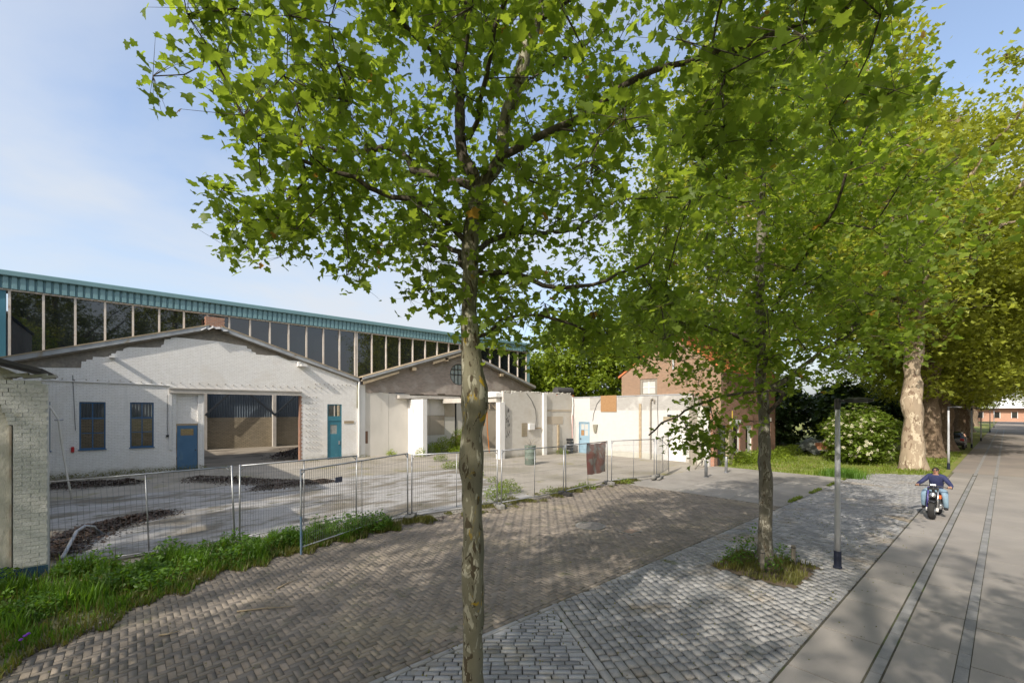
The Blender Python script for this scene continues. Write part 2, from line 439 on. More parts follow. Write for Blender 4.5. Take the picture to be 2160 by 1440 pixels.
MAT['zinc'] = M('zinc_flashing', (.46, .47, .48), (.34, .35, .37), 2.0, .5, metal=.4, c3=(.33, .27, .18), s3=1.5, lo3=.6, hi3=.72)
MAT['galv'] = M('galvanised_steel', (.42, .43, .45), (.32, .33, .35), 4, .45, metal=.75, kind='obj')
MAT['wire'] = M('mesh_wire', (.20, .21, .22), (.16, .165, .17), 4, .6, metal=.4, kind='obj')
MAT['bluesteel'] = M('blue_steel', (.12, .22, .36), (.2, .25, .32), 3, .5, metal=.4, kind='obj')
MAT['beam'] = M('steel_beam_paint', (.52, .49, .45), (.43, .40, .36), 1.5, .6, c3=(.36, .26, .18), s3=2, lo3=.62, hi3=.75)
MAT['wood'] = M('weathered_board', (.42, .34, .23), (.30, .24, .165), 2.5, .85, sc=(.4, 3, 3), bump=.3, bscale=20, c3=(.22, .18, .13), s3=1.5, lo3=.6, hi3=.75)
MAT['greywood'] = M('grey_timber', (.27, .24, .20), (.2, .18, .15), 2, .9, sc=(3, 3, .4), bump=.3, bscale=20)
MAT['ply'] = M('stained_plywood', (.46, .40, .32), (.38, .33, .265), .9, .8, sc=(1, 1, .6), c3=(.28, .24, .19), s3=.9, lo3=.55, hi3=.72)
MAT['panel'] = M('pale_panel', (.60, .57, .52), (.53, .505, .46), .9, .7, c3=(.40, .36, .31), s3=1.0, lo3=.58, hi3=.78, sc=(1, 1, .6))
MAT['osb'] = M('osb_board', (.36, .215, .105), (.25, .14, .065), 14, .8, sc=(1, 1, 1), bump=.3, bscale=40)
MAT['whitepaint'] = M('white_paint', (.70, .69, .67), (.64, .63, .61), 1.2, .6, c3=(.55, .50, .44), s3=1.2, lo3=.62, hi3=.76, sc=(1, 1, .5))
MAT['rooftile'] = M('orange_roof_tile', (.52, .18, .07), (.42, .14, .06), 3, .8, bump=.5, bscale=9)
MAT['darkroof'] = M('bitumen', (.045, .045, .048), (.07, .068, .066), 2, .85, bump=.3, bscale=20)
MAT['blacksteel'] = M('black_steel', (.02, .021, .024), (.03, .03, .033), 3, .4, kind='obj', spec=.5)
MAT['rubber'] = M('tyre_rubber', (.022, .022, .022), (.035, .034, .033), 8, .85, kind='obj')
MAT['pole'] = M('grey_pole', (.44, .45, .47), (.38, .39, .41), 1.5, .4, metal=.1, kind='obj')
MAT['concfoot'] = M('concrete_block', (.25, .24, .22), (.18, .175, .165), 5, .95, bump=.4, bscale=40, kind='obj')
MAT['soil'] = M('pit_soil', (.085, .065, .045), (.12, .09, .06), 4, .95, bump=.6, bscale=20)
MAT['litter'] = leafmat('brown_litter', (.115, .075, .052), (.065, .045, .035), .1, (1, 1, 1))
MAT['bark1'] = barkmat('plane_bark', (.20, .187, .13), (.34, .325, .25), (.075, .06, .038), (.38, .26, .02), sc=8)
MAT['bark2'] = barkmat('plane_bark_grey', (.16, .148, .115), (.27, .255, .21), (.085, .07, .05), None, sc=10)
MAT['bark3'] = barkmat('old_plane_bark', (.34, .27, .195), (.46, .39, .29), (.17, .12, .085), None, sc=3.2)
MAT['bark4'] = barkmat('rough_plane_bark', (.20, .145, .10), (.27, .21, .15), (.10, .07, .05), None, sc=4.5)
MAT['branch'] = barkmat('branch_bark', (.10, .085, .065), (.15, .13, .10), (.055, .045, .035), None, sc=10)  # darker than trunk bark: shade of the foliage put into the colour
MAT['leaf1'] = leafmat('plane_leaf', (.255, .345, .062), (.17, .255, .045), .62, dead=(.30, .18, .06))
MAT['leaf2'] = leafmat('plane_leaf_second', (.27, .36, .06), (.178, .265, .045), .62, dead=(.30, .18, .06))
MAT['leaf3'] = leafmat('plane_leaf_sunny', (.37, .415, .062), (.26, .305, .046), .42)
MAT['leaf4'] = leafmat('bright_garden_leaf', (.28, .36, .04), (.18, .26, .03), .42)
MAT['leafdark'] = leafmat('dark_evergreen_leaf', (.06, .10, .028), (.035, .065, .02), .3)
MAT['leafbush'] = leafmat('elder_leaf', (.20, .28, .04), (.13, .20, .03), .45)
MAT['flower'] = M('cream_flower', (.78, .74, .55), (.7, .66, .45), 3, .7)
MAT['grass'] = leafmat('weed_blade', (.15, .275, .035), (.09, .19, .024), .45)
MAT['drygrass'] = leafmat('dry_blade', (.20, .185, .06), (.13, .14, .035), .35)
MAT['lawnblade'] = leafmat('lawn_blade', (.20, .27, .03), (.15, .21, .025), .35)
MAT['moss'] = M('moss', (.14, .13, .03), (.09, .09, .02), 4, .95, bump=.5)

# ================================================================== THE GROUND
rng = np.random.default_rng(11)
random.seed(11)

def sheet(name, pts, z, mat, kind='structure'):
    mb = MB(); mb.add([(x, y, z) for x, y in pts], [tuple(range(len(pts)))])
    return tag(mb.build(name, mat), kind=kind)

sheet('ground', [(-300, -300), (900, -300), (900, 500), (-300, 500)], 0.0, MAT['ground'])
sheet('lawn', [(26.95, 11.7), (26.95, 5.2), (28.6, 4.9), (30.1, 4.5), (31.2, 3.4), (31.8, 2.05), (170, 2.05), (170, 40), (27.0, 40)], 0.012, MAT['lawn'])

_cw = (math.cos(R(48.64)), math.sin(R(48.64)))
def in_view(x, y, z=0.0, m=0.0):
    d = x * _cw[0] + y * _cw[1]
    if d < 1: return False
    r = x * _cw[1] - y * _cw[0]
    u = r / d * 920 + 1080; v = 866 + (3.4 - z) / d * 920
    return -m < u < 2160 + m and -m < v < 1440 + m

def stone_template(seed, inset, drop, jit):
    r = random.Random(seed)
    c = [(-.5, -.5), (.5, -.5), (.5, .5), (-.5, .5)]
    c = [(x + r.uniform(-jit, jit), y + r.uniform(-jit, jit)) for x, y in c]
    top = [(x * (1 - inset), y * (1 - inset), 0.0 + r.uniform(-.003, .003)) for x, y in c]
    mid = [(x, y, -drop) for x, y in c]
    bot = [(x, y, -.05) for x, y in c]
    V = np.array(top + mid + bot)
    F = [(0, 1, 2, 3)]
    for a in (0, 4):
        for i in range(4):
            j = (i + 1) % 4
            F.append((a + 4 + i, a + 4 + j, a + j, a + i))
    return V, np.array(F)

def clip(poly, a, b, c):                     # keep a*x+b*y <= c
    out = []
    for i in range(len(poly)):
        p, q = poly[i], poly[(i + 1) % len(poly)]
        dp, dq = a * p[0] + b * p[1] - c, a * q[0] + b * q[1] - c
        if dp <= 0: out.append(p)
        if (dp < 0 < dq) or (dq < 0 < dp):
            t = dp / (dp - dq); out.append((p[0] + t * (q[0] - p[0]), p[1] + t * (q[1] - p[1])))
    return out

def lay(parent, piece, stones, mat, ztop, inset=.08, drop=.010, jit=.0, tilt=.012, zj=.003, nmax=300, clips=(), wave=1.0):
    """stones: (x, y, angle, lx, ly). The largest in view become parts, the rest one joined part."""
    tem = [stone_template(s, inset, drop, jit) for s in range(5)]
    meshes = []
    for k, (V, F) in enumerate(tem):
        meshes.append(np_mesh(piece, V, F, mat))
    whole, cutp = [], []
    for st in stones:
        x, y, a, lx, ly = st
        ca, sa = math.cos(a), math.sin(a)
        cor = [(x + ca * px * lx - sa * py * ly, y + sa * px * lx + ca * py * ly) for px, py in ((-.5, -.5), (.5, -.5), (.5, .5), (-.5, .5))]
        out = [any(A * p[0] + B * p[1] > C for p in cor) for A, B, C in clips]
        if not any(out): whole.append(st); continue
        poly = cor
        for (A, B, C), o in zip(clips, out):
            if o and poly: poly = clip(poly, A, B, C)
        if len(poly) >= 3:
            ar = abs(sum(poly[i][0] * poly[(i + 1) % len(poly)][1] - poly[(i + 1) % len(poly)][0] * poly[i][1] for i in range(len(poly)))) / 2
            if ar > lx * ly * .12: cutp.append(poly)
    vis = [s for s in whole if in_view(s[0], s[1])]
    vis.sort(key=lambda s: -(s[3] * s[4]) / (s[0] * _cw[0] + s[1] * _cw[1]) ** 3)
    near = set(id(s) for s in vis[:nmax])
    VV, FF, RR = [], [], []; base = 0
    for st in whole:
        x, y, a, lx, ly = st
        k = random.randrange(5); z = ztop + random.uniform(-zj, zj) + wave * (.006 * math.sin(x * 1.31 + .6 * y) * math.sin(y * 1.73 + .4) + .004 * math.sin(x * .53 - y * .9))
        tx, ty = random.gauss(0, tilt), random.gauss(0, tilt)
        if id(st) in near:
            o = bpy.data.objects.new(piece, meshes[k]); link(o, parent)
            o.location = (x, y, z); o.rotation_euler = (tx, ty, a); o.scale = (lx, ly, 1)
            continue
        V, F = tem[k]
        ca, sa = math.cos(a), math.sin(a)
        P = np.empty_like(V); lxv, lyv = V[:, 0] * lx, V[:, 1] * ly
        P[:, 0] = x + ca * lxv - sa * lyv; P[:, 1] = y + sa * lxv + ca * lyv
        P[:, 2] = z + V[:, 2] + lxv * ty + lyv * tx
        VV.append(P); FF.append(F + base); base += len(V); RR.append(np.full(len(F), random.random()))
    if VV:
        me = np_mesh(piece + 's_beyond', np.vstack(VV), np.vstack(FF), mat, np.concatenate(RR))
        o = bpy.data.objects.new('further_' + piece + 's', me); link(o, parent); tag(o, kind='stuff')
    if cutp:
        mb = MB()
        for poly in cutp:
            cx = sum(p[0] for p in poly) / len(poly); cy = sum(p[1] for p in poly) / len(poly)
            n = len(poly); r_ = random.random()
            tp = [(cx + (p[0] - cx) * (1 - inset), cy + (p[1] - cy) * (1 - inset), ztop) for p in poly]
            md = [(p[0], p[1], ztop - drop) for p in poly]; bt = [(p[0], p[1], ztop - .05) for p in poly]
            fs = [tuple(range(n))]
            for q in (0, n):
                fs += [(q + n + i, q + n + (i + 1) % n, q + (i + 1) % n, q + i) for i in range(n)]
            mb.add(tp + md + bt, fs, r_)
        o = mb.build('cut_' + piece + 's', mat, parent); tag(o, kind='stuff')

# --- herringbone clinker pavement
UP = [(-6, 8.4), (-1.3, 8.7), (-.4, 9.6), (1.3, 11.0), (3.4, 11.7), (6.2, 12.0), (17.25, 12.0)]
clk = sheet('clinker_pavement', [(-6, 5.2), (17.25, 5.2)] + UP[::-1], 0.020, MAT['clinker_joint'])
def up_y(x):
    for (a, b), (c, d) in zip(UP, UP[1:]):
        if a <= x <= c: return b + (d - b) * (x - a) / (c - a)
    return UP[-1][1]
W_ = .094
stones = []
for i in range(-62, 186):
    for j in range(-4, 76):
        x, y = i * W_, 5.36 + j * W_
        m = (i - j) % 4
        if m == 0: s = (x + W_, y + W_ / 2, 0.0, 2 * W_ - .007, W_ - .007)
        elif m == 3: s = (x + W_ / 2, y + W_, math.pi / 2, 2 * W_ - .007, W_ - .007)
        else: continue
        if s[0] < -5.5 or s[0] > 17.2 or s[1] > up_y(s[0]) - .1: continue
        if (s[0] - 10.2) ** 2 + (s[1] - 8.1) ** 2 < .47 ** 2 or (abs(s[0] - 10.57) < .28 and abs(s[1] - 6.98) < .24): continue
        stones.append(s)
lay(clk, 'brick', stones, MAT['clinker'], .030, inset=.015, drop=.002, tilt=.002, zj=.001, wave=.3, clips=((0, -1, -5.34), (1, 0, 17.22)))
edge = [(-5.5 + i * .215, 5.285, random.gauss(0, .006), .205, .095) for i in range(106)]
edge = [e for e in edge if in_view(e[0], e[1], 0, 60)]
lay(clk, 'edge_brick', edge, MAT['clinker'], .031, inset=.02, drop=.003, nmax=300)

# --- granite sett paving (lower middle) and its pale divider
DX, DY = 5.56, 5.17                          # the divider runs from here towards (4.57, 3.37)
du = Vector((math.cos(R(61.2)), math.sin(R(61.2))))
dn = Vector((du.y, -du.x))                   # to the cobble side
stp = sheet('sett_pavement', [(-5, 5.23), (5.75, 5.23), (4.0, 1.95), (-5, 1.95)], 0.009, MAT['joint'])
C0 = dn.x * DX + dn.y * DY
st = []
a = R(-40.5); ua = Vector((math.cos(a), math.sin(a))); wa = Vector((-ua.y, ua.x))
for k in range(-60, 90):
    off = random.uniform(0, .2); t = -9 + off
    while t < 9:
        l = random.uniform(.17, .235)
        p = Vector((3.6, 4.2)) + ua * (t + l / 2) + wa * (k * .098)
        t += l + .014
        if p.y < 2.2 or p.y > 5.3 or p.x < -4: continue
        if dn.x * p.x + dn.y * p.y > C0 - .0: continue
        if not in_view(p.x, p.y, 0, 120): continue
        st.append((p.x, p.y, a + random.gauss(0, .012), l, .085))
lay(stp, 'sett', st, MAT['sett'], .032, inset=.06, drop=.008, jit=.03, zj=.004, clips=((dn.x, dn.y, C0 - .075), (0, 1, 5.13)))
dv = []
t = -3.6
while t < -.02:
    l = random.uniform(.22, .32)
    p = Vector((DX, DY)) + du * (t + l / 2); t += l + .012
    dv.append((p.x, p.y, R(61.2), l, .115))
lay(stp, 'divider_stone', dv, MAT['kerbstone'], .034, inset=.07, drop=.008, jit=.02)
dv = []
x = -4.0
while x < 5.4:
    l = random.uniform(.3, .48); dv.append((x + l / 2, 5.185, random.gauss(0, .01), l, .09)); x += l + .012
dv = [e for e in dv if in_view(e[0], e[1], 0, 60)]
lay(stp, 'border_stone', dv, MAT['kerbstone'], .035, inset=.06, drop=.008, jit=.02)

# --- granite cobbles
PIT = (9.45, 11.2, 2.66, 4.28)
cob = sheet('cobble_pavement', [(3.7, 1.93), (31.9, 1.93), (31.2, 3.4), (30.1, 4.5), (28.6, 4.9), (26.95, 5.23), (5.7, 5.23)], 0.008, MAT['joint'])
cb = []
for k in range(1, 205):
    t = -5.0 + random.uniform(0, .2)
    while t < 5:
        l = random.uniform(.125, .195)
        p = Vector((DX, DY)) + dn * (k * .148 - .0) + du * (t + l / 2 - k * .148 * dn.y / du.y)
        t += l + .016
        if not (1.9 < p.y < 5.3) or p.x > 31.5: continue
        if PIT[0] < p.x < PIT[1] and PIT[2] < p.y < PIT[3]: continue
        if p.x > 26.9 and (p.x - 26.9) * .35 + p.y > 5.9: continue
        if p.x > 31.8 - (p.y - 2) * .55: continue
        cb.append((p.x, p.y, R(61.2) + random.gauss(0, .03), l, .131))
lay(cob, 'cobble', cb, MAT['cobble'], .030, inset=.06, drop=.010, jit=.06, tilt=.025, zj=.006, clips=((0, -1, -1.965), (0, 1, 5.225)))

# --- tree pit
sheet('tree_pit', [(PIT[0], PIT[2]), (PIT[1], PIT[2]), (PIT[1], PIT[3]), (PIT[0], PIT[3])], 0.024, MAT['soil'])

# --- concrete road with two drainage channels
road = sheet('concrete_road', [(-8, -7), (34, -7), (34, 1.95), (-8, 1.95)], 0.020, MAT['joint'])
rows = [(1.20, 1.935, 0), (.45, 1.045, 1), (-1.0, .325, 2)]
slab_m = {}
for y0, y1, q in rows:
    k = 0
    xj = 1.93 + (0, .45, .2)[q]
    while xj < 33.9:
        l = min(1.555, 34 - xj) if xj > 32 else 1.555
        if in_view(xj, y1, 0, 700):
            key = (q, round(l, 2))
            if key not in slab_m:
                mb = MB(); mb.box(-l / 2 + .012, l / 2 - .012, -(y1 - y0) / 2 + .008, (y1 - y0) / 2 - .008, -.06, 0)
                slab_m[key] = mb.mesh('concrete_slab', MAT['slab'])
            o = bpy.data.objects.new('concrete_slab', slab_m[key]); link(o, road)
            o.location = (xj + l / 2, (y0 + y1) / 2, .030 + random.uniform(-.002, .002))
        xj += l
mb = MB(); mb.box(-8, 34, -7, -1.01, -.03, .029)
for y0, y1, q in rows: mb.box(-8, 1.93 + (0, .45, .2)[q] - .005, y0 + .006, y1 - .006, -.03, .0295)
mb.build('outer_slab', MAT['slab'], road)
mb = MB(); mb.box(-.245, .245, -.06, .06, -.05, 0)
chm = mb.mesh('channel_stone', MAT['channel'])
for yc in (1.1225, .3875):
    x = 1.0
    while x < 33:
        if in_view(x, yc, 0, 200):
            o = bpy.data.objects.new('channel_stone', chm); link(o, road)
            o.location = (x, yc, .024 + random.uniform(-.001, .002))
        x += .5
sheet('brick_road', [(34.005, -7), (320, -7), (320, 2.03), (34.005, 2.03)], 0.030, MAT['farroad'])
mb = MB()
for yc in (1.12, .39): mb.box(33.1, 120, yc - .06, yc + .06, .0, .033)
mb.build('far_channel', MAT['channel'], road)

# --- concrete apron in front of the brick house
apr = sheet('concrete_apron', [(17.25, 5.22), (26.95, 5.22), (26.95, 11.75), (17.25, 11.9)], 0.007, MAT['joint'])
for (x0, x1) in ((17.27, 20.5), (20.52, 23.75), (23.77, 26.93)):
    for (y0, y1) in ((5.25, 7.0), (7.02, 9.4), (9.42, 11.75)):
        mb = MB(); mb.box(x0, x1, y0, y1, -.03, .030 + random.uniform(-.004, .004)); mb.build('apron_slab', MAT['apron'], apr)

# --- the yard behind the fence
sheet('yard', [(-2.6, 11.9), (17.2, 11.9), (27.4, 11.75), (27.4, 23.6), (30.2, 31.4), (-8, 31.4), (-8, 13.2), (-2.6, 13.2)], 0.013, MAT['yard'])
mb = MB()
mb.prism_z([(-1.15, 13.2), (1.5, 13.35), (3.3, 12.75), (6.3, 12.6), (9.8, 12.3), (11.86, 12.3), (13.5, 18.0), (14.0, 20.9), (9.0, 21.9), (4.5, 22.9), (-2.4, 23.5), (-1.15, 14)], -.02, .052)
tag(mb.build('worn_screed_slab', MAT['yardrough']), kind='structure')

# --- manhole cover and a small square hatch in the clinkers
t = thing('manhole_cover', (10.2, 8.1, 0), 'round cast iron manhole cover sunk in the herringbone clinkers', 'manhole cover')
MB().lathe([(.44, 0), (.44, .034), (.37, .036), (.36, .026)], (10.2, 8.1, 0), 28).build('rim', MAT['concfoot'], t)
MB().lathe([(.352, .0), (.352, .03), (.31, .034), (.0, .034)], (10.2, 8.1, 0), 28).build('lid', M('manhole_iron', (.22, .20, .18), (.16, .145, .13), 8, .7, bump=.5, bscale=50), t)
t = thing('access_hatch', (10.57, 6.98, 0), 'small square rusty hatch set in the clinkers beside the manhole', 'hatch')
MB().box(10.31, 10.83, 6.76, 7.20, 0, .033).build('frame', MAT['concfoot'], t)
MB().box(10.36, 10.78, 6.81, 7.15, .01, .038).build('lid', M('hatch_rust', (.27, .20, .15), (.21, .155, .12), 5, .8), t)

# ================================================================== BUILDINGS
YF = 31.24                                    # plane of the white workshop front

def zg1(x): return 8.42 - abs(x - 3.9) * .318
def zg2(x): return 8.50 - abs(x - 21.42) * .322

# ------------------------------------------------------------------ the tall hall with the glazed upper wall
hall = thing('industrial_hall', (13, 40, 0), 'long hall with tall glazed upper wall under a teal corrugated fascia', 'hall')
XL, XR = -4.36, 30.1
YH = 32.05
# corrugated fascia
prof = []
x = XL - 3.6
while x < XR + .4:
    prof += [(x, 0), (x + .03, -.075), (x + .20, -.075), (x + .23, 0)]
    x += .285
V = []; F = []
for i, (px, py) in enumerate(prof):
    V += [(px, YH - .12 + py, 9.30), (px, YH - .12 + py, 9.90)]
    if i: F.append((2 * i - 2, 2 * i, 2 * i + 1, 2 * i - 1))
mb = MB(); mb.add(V, F); o = mb.build('corrugated_fascia', MAT['teal'], hall)
mb = MB(); mb.box(XL - 3.6, XR + .45, YH - .3, YH + .4, 9.90, 10.16); bevel(mb.build('roof_flashing', MAT['teal'], hall), .03)
mb = MB(); mb.box(XL - 3.6, XR + .4, YH - .1, YH + .1, 9.22, 9.30); mb.build('head_rail', MAT['mullion'], hall)
mb = MB(); mb.box(XL - 3.6, XL - .08, YH - .05, YH + .1, 5.0, 9.24); mb.build('side_panel', MAT['teal_panel'], hall)
mb = MB(); mb.box(XR + .06, XR + .45, YH - .06, YH + .1, 0, 9.24); mb.box(XR + .30, XR + .45, YH + .1, 62, 0, 9.9); mb.build('corner_panel', MAT['teal'], hall)
# roof deck with an open strip farther back added out of sight to let daylight inside
mb = MB(); mb.box(XL - 3.6, XR + .4, YH + .4, 37, 9.95, 10.1); mb.box(XL - 3.6, XR + .4, 44.5, 62, 9.95, 10.1); mb.build('roof', MAT['darkroof'], hall)
# panes and mullions
def zbot(x): return max(zg1(x), zg2(x)) if x < 12.66 else zg2(x)
bays = [(-4.32 + i * 1.1315, -4.32 + (i + 1) * 1.1315) for i in range(15)] + [(12.80 + i * 1.1533, 12.80 + (i + 1) * 1.1533) for i in range(15)]
for i, (a, b) in enumerate(bays):
    zf = zg1 if i < 15 else zg2
    pts = [(a, zf(a) - .25), (b, zf(b) - .25)]
    if a < 3.9 < b: pts.insert(1, (3.9, zf(3.9) - .25))
    if a < 21.42 < b: pts.insert(1, (21.42, zf(21.42) - .25))
    poly = pts + [(b, 9.23), (a, 9.23)]
    tl = random.uniform(-.004, .004)
    mb = MB(); mb.prism_y(poly, YH + .03 + tl, YH + .045 + tl); mb.build('window_pane', MAT['glass_dark'], hall)
for i in range(16):
    for base, st_, zf in ((-4.32, 1.1315, zg1), (12.80, 1.1533, zg2)):
        x = base + i * st_
        z0 = zf(min(max(x, -4.6), 30.1)) - .2
        mb = MB(); mb.box(x - .045, x + .045, YH - .07, YH + .05, z0, 9.225); mb.build('mullion', MAT['mullion'], hall)
# what shows through the big opening: floor, back wall, columns, braces
mb = MB(); mb.box(-8, 30.2, 31.7, 62, -.02, .018); mb.build('hall_floor', M('hall_floor', (.30, .26, .21), (.22, .19, .15), .5, .9, c3=(.12, .10, .08), s3=.3, lo3=.5, hi3=.6, fine=.12), hall)
mb = MB(); mb.box(-8, 30.2, 46.2, 46.45, 0, 2.8); mb.build('inner_brick_wall', MAT['inner_brick'], hall)
V = []; F = []
for i in range(200):
    for q, (ox, oy) in enumerate(((0, 0), (.05, -.05), (.1, -.05), (.15, 0))):
        V += [(-8 + i * .2 + ox, 46.25 + oy, 2.8), (-8 + i * .2 + ox, 46.25 + oy, 9.9)]
for i in range(len(V) // 2 - 1): F.append((2 * i, 2 * i + 2, 2 * i + 3, 2 * i + 1))
mb = MB(); mb.add(V, F); mb.build('inner_cladding', M('blue_grey_cladding', (.12, .15, .18), (.10, .125, .15), .5, .7), hall)
mb = MB(); mb.box(-8, -7.8, 31.7, 62, 0, 9.9); mb.build('end_wall', MAT['inner_brick'], hall)
for x in (5.0, 10.4, 16.5):
    mb = MB(); mb.box(x - .14, x + .14, 45.75, 46.15, 0, 9.9); mb.build('inner_column', MAT['beam'], hall)
for (xa, za, xb, zb) in ((5.0, 3.0, 7.4, 5.6), (10.4, 3.0, 7.6, 5.6), (10.4, 3.0, 13.0, 5.6)):
    mb = MB(); mb.bar((xa, 45.7, za), (xb, 45.7, zb), .12, .16); mb.build('brace', M('dark_brace' + str(xa + xb), (.035, .042, .05), None, 2, .6), hall)

# ------------------------------------------------------------------ white workshop front, first gable
ws = thing('white_workshop', (4, 31.3, 0), 'white painted brick workshop front with low gable and wide open gateway', 'building')
W3 = [(-3.92, -2.88), (-1.87, -.88), (.08, 1.07)]
holes = [(a, b, 1.40, 3.86) for a, b in W3] + [(2.05, 3.06, 0, 4.30), (3.34, 8.66, 0, 4.42), (10.40, 11.40, 0, 3.86)]
mb = MB(); mb.wall_y(-8.2, 12.50, -.02, 5.45, YF, YF + .34, holes); mb.build('front_wall', MAT['white_brick'], ws)
jag = [(-2.98, 5.52), (-1.80, 5.58), (-1.78, 5.92), (-1.62, 5.92), (-1.60, 6.02), (-1.38, 6.03), (-1.36, 6.19), (-.95, 6.2), (-.68, 6.28), (-.66, 6.42), (-.50, 6.44), (-.45, 6.57), (-.2, 6.60), (-.18, 6.72), (.04, 6.82), (.7, 6.86), (1.38, 6.94),
       (1.41, 7.08), (1.5, 7.1), (1.54, 7.42), (1.8, 7.44), (1.82, 7.52), (2.06, 7.58), (3.0, 7.56), (4.1, 7.55), (5.0, 7.44), (5.53, 7.42), (5.56, 7.28), (5.78, 7.24), (5.8, 7.1), (6.02, 7.06), (6.04, 6.95), (6.6, 6.93), (7.26, 6.98), (7.9, 6.72), (9.0, zg1(9.0) - .08), (12.5, zg1(12.5) - .08)]
mb = MB(); mb.prism_y([(-8.2, 5.45), (12.5, 5.45)] + jag[::-1] + [(-8.2, 5.5)], YF, YF + .12); mb.build('ragged_brick_skin', MAT['white_brick'], ws)
mb = MB(); mb.prism_y([(-8.2, 5.40), (12.5, 5.40), (12.5, zg1(12.5)), (3.9, zg1(3.9)), (-4.9, zg1(-4.9)), (-8.2, zg1(-4.9))], YF + .13, YF + .33); mb.build('bare_render_gable', MAT['render'], ws)
# verge boards
for (xa, xb) in ((-5.0, 3.6), (4.2, 12.6)):
    mb = MB(); mb.prism_y([(xa, zg1(xa) - .13), (xb, zg1(xb) - .13), (xb, zg1(xb) + .10), (xa, zg1(xa) + .10)], YF - .17, YF - .12); mb.build('verge_board', MAT['zinc'], ws)
    mb = MB(); mb.prism_y([(xa, zg1(xa) + .10), (xb, zg1(xb) + .10), (xb, zg1(xb) + .16), (xa, zg1(xa) + .16)], YF - .2, YF + .7); mb.build('verge_capping', MAT['wood'], ws)
    mb = MB(); mb.prism_y([(xa, zg1(xa) - .2), (xb, zg1(xb) - .2), (xb, zg1(xb) + .09), (xa, zg1(xa) + .09)], YF - .11, YF + .13); mb.build('verge_rafter', MAT['greywood'], ws)
# ridge stub of red brick under crumpled zinc
mb = MB()
for q in range(5): mb.box(3.42 + .02 * (q % 2), 4.38 - .03 * (q % 2), YF - .06, YF + .4, 8.42 + q * .11, 8.52 + q * .11)
mb.build('ridge_brick_stub', MAT['red_brick'], ws)
V = []; F = []
for i in range(13):
    xx = 3.18 + i * .12
    for yy, dz in ((YF - .32, -.14), (YF - .05, .02)): V.append((xx, yy, 8.42 - abs(xx - 3.9) * .25 + dz + .05 * ((i * 7) % 3 - 1)))
for i in range(12): F.append((2 * i, 2 * i + 2, 2 * i + 3, 2 * i + 1))
mb = MB(); mb.add(V, F); mb.build('crumpled_zinc_cap', MAT['zinc'], ws)
# roof of the workshop behind the verge
# broken purlin stubs
for (x, z, w, h, l) in ((-.62, 6.22, .22, .09, .42), (8.75, 6.42, .36, .14, .5), (8.5, 6.50, .12, .3, .3)):
    mb = MB(); mb.box(x - w / 2, x + w / 2, YF - l, YF + .05, z - h / 2, z + h / 2); mb.build('purlin_stub', MAT['whitepaint'], ws)
# steel portal round the gateway
mb = MB(); mb.box(1.73, 8.72, YF - .10, YF + .2, 4.42, 4.68); mb.box(1.73, 8.72, YF - .16, YF - .08, 4.64, 4.70); mb.box(1.73, 8.72, YF - .16, YF - .08, 4.40, 4.45); mb.build('lintel_beam', MAT['beam'], ws)
mb = MB(); mb.box(1.74, 1.86, YF - .07, YF + .0, 1.2, 4.40); mb.build('downpipe', MAT['whitepaint'], ws)
mb = MB(); mb.tube([(-3.2, YF - .04, 4.90), (1.2, YF - .04, 4.84), (1.78, YF - .04, 4.80)], .035, 6); mb.build('conduit', MAT['whitepaint'], ws)
mb = MB(); mb.tube([(-2.1, YF - .02, 5.2), (-2.05, YF - .02, 3.8), (-2.0, YF - .02, 2.4)], .012, 4); mb.build('cable', MAT['blacksteel'], ws)
mb = MB(); mb.tube([(1.66, YF - .02, 4.3), (1.66, YF - .02, 2.05)], .012, 4); mb.box(1.60, 1.72, YF - .06, YF, 1.93, 2.05); mb.build('switch_cable', MAT['blacksteel'], ws)
mb = MB(); mb.box(-2.16, -2.04, YF - .1, YF, 1.30, 1.58); bevel(mb.build('red_alarm_box', M('red_box', (.45, .03, .03), None, 2, .5), ws), .02)
mb = MB(); mb.box(2.05, 3.06, YF + .12, YF + .3, 2.62, 4.30); mb.build('recess_infill', MAT['white_brick'], ws)
mb = MB(); mb.box(2.05, 3.06, YF + .02, YF + .12, 2.57, 2.66); mb.build('recess_sill', MAT['wood'], ws)
mb = MB()
for q in range(52): mb.box(8.60, 8.70 + .03 * (q % 3), YF - .015, YF + .30, q * .085 + .004, q * .085 + .079)
mb.build('red_brick_jamb', MAT['red_brick'], ws)
mb = MB(); mb.box(3.28, 3.36, YF - .02, YF + .3, 0, 4.42); mb.build('white_jamb', MAT['whitepaint'], ws)
# wall anchors in rows
mb = MB()
for i in range(34): 
    x = -2.9 + i * .43
    if x < 12: mb.obox((x, YF - .05, 4.98 + .03 * math.sin(i * 2.3)), (.018, 0, 0), (0, .06, 0), (0, 0, .018))
for i in range(10):
    for j in range(4): mb.obox((8.98 + j * .22 + .03 * (i % 2), YF - .04, .9 + i * .38), (.02, 0, 0), (0, .05, 0), (0, 0, .014))
for i in range(9): mb.obox((9.6 + i * .3, YF - .04, 5.22 + .02 * (i % 2)), (.02, 0, 0), (0, .05, 0), (0, 0, .02))
o = mb.build('wall_anchors', MAT['greywood'], ws); tag(o, kind='stuff')

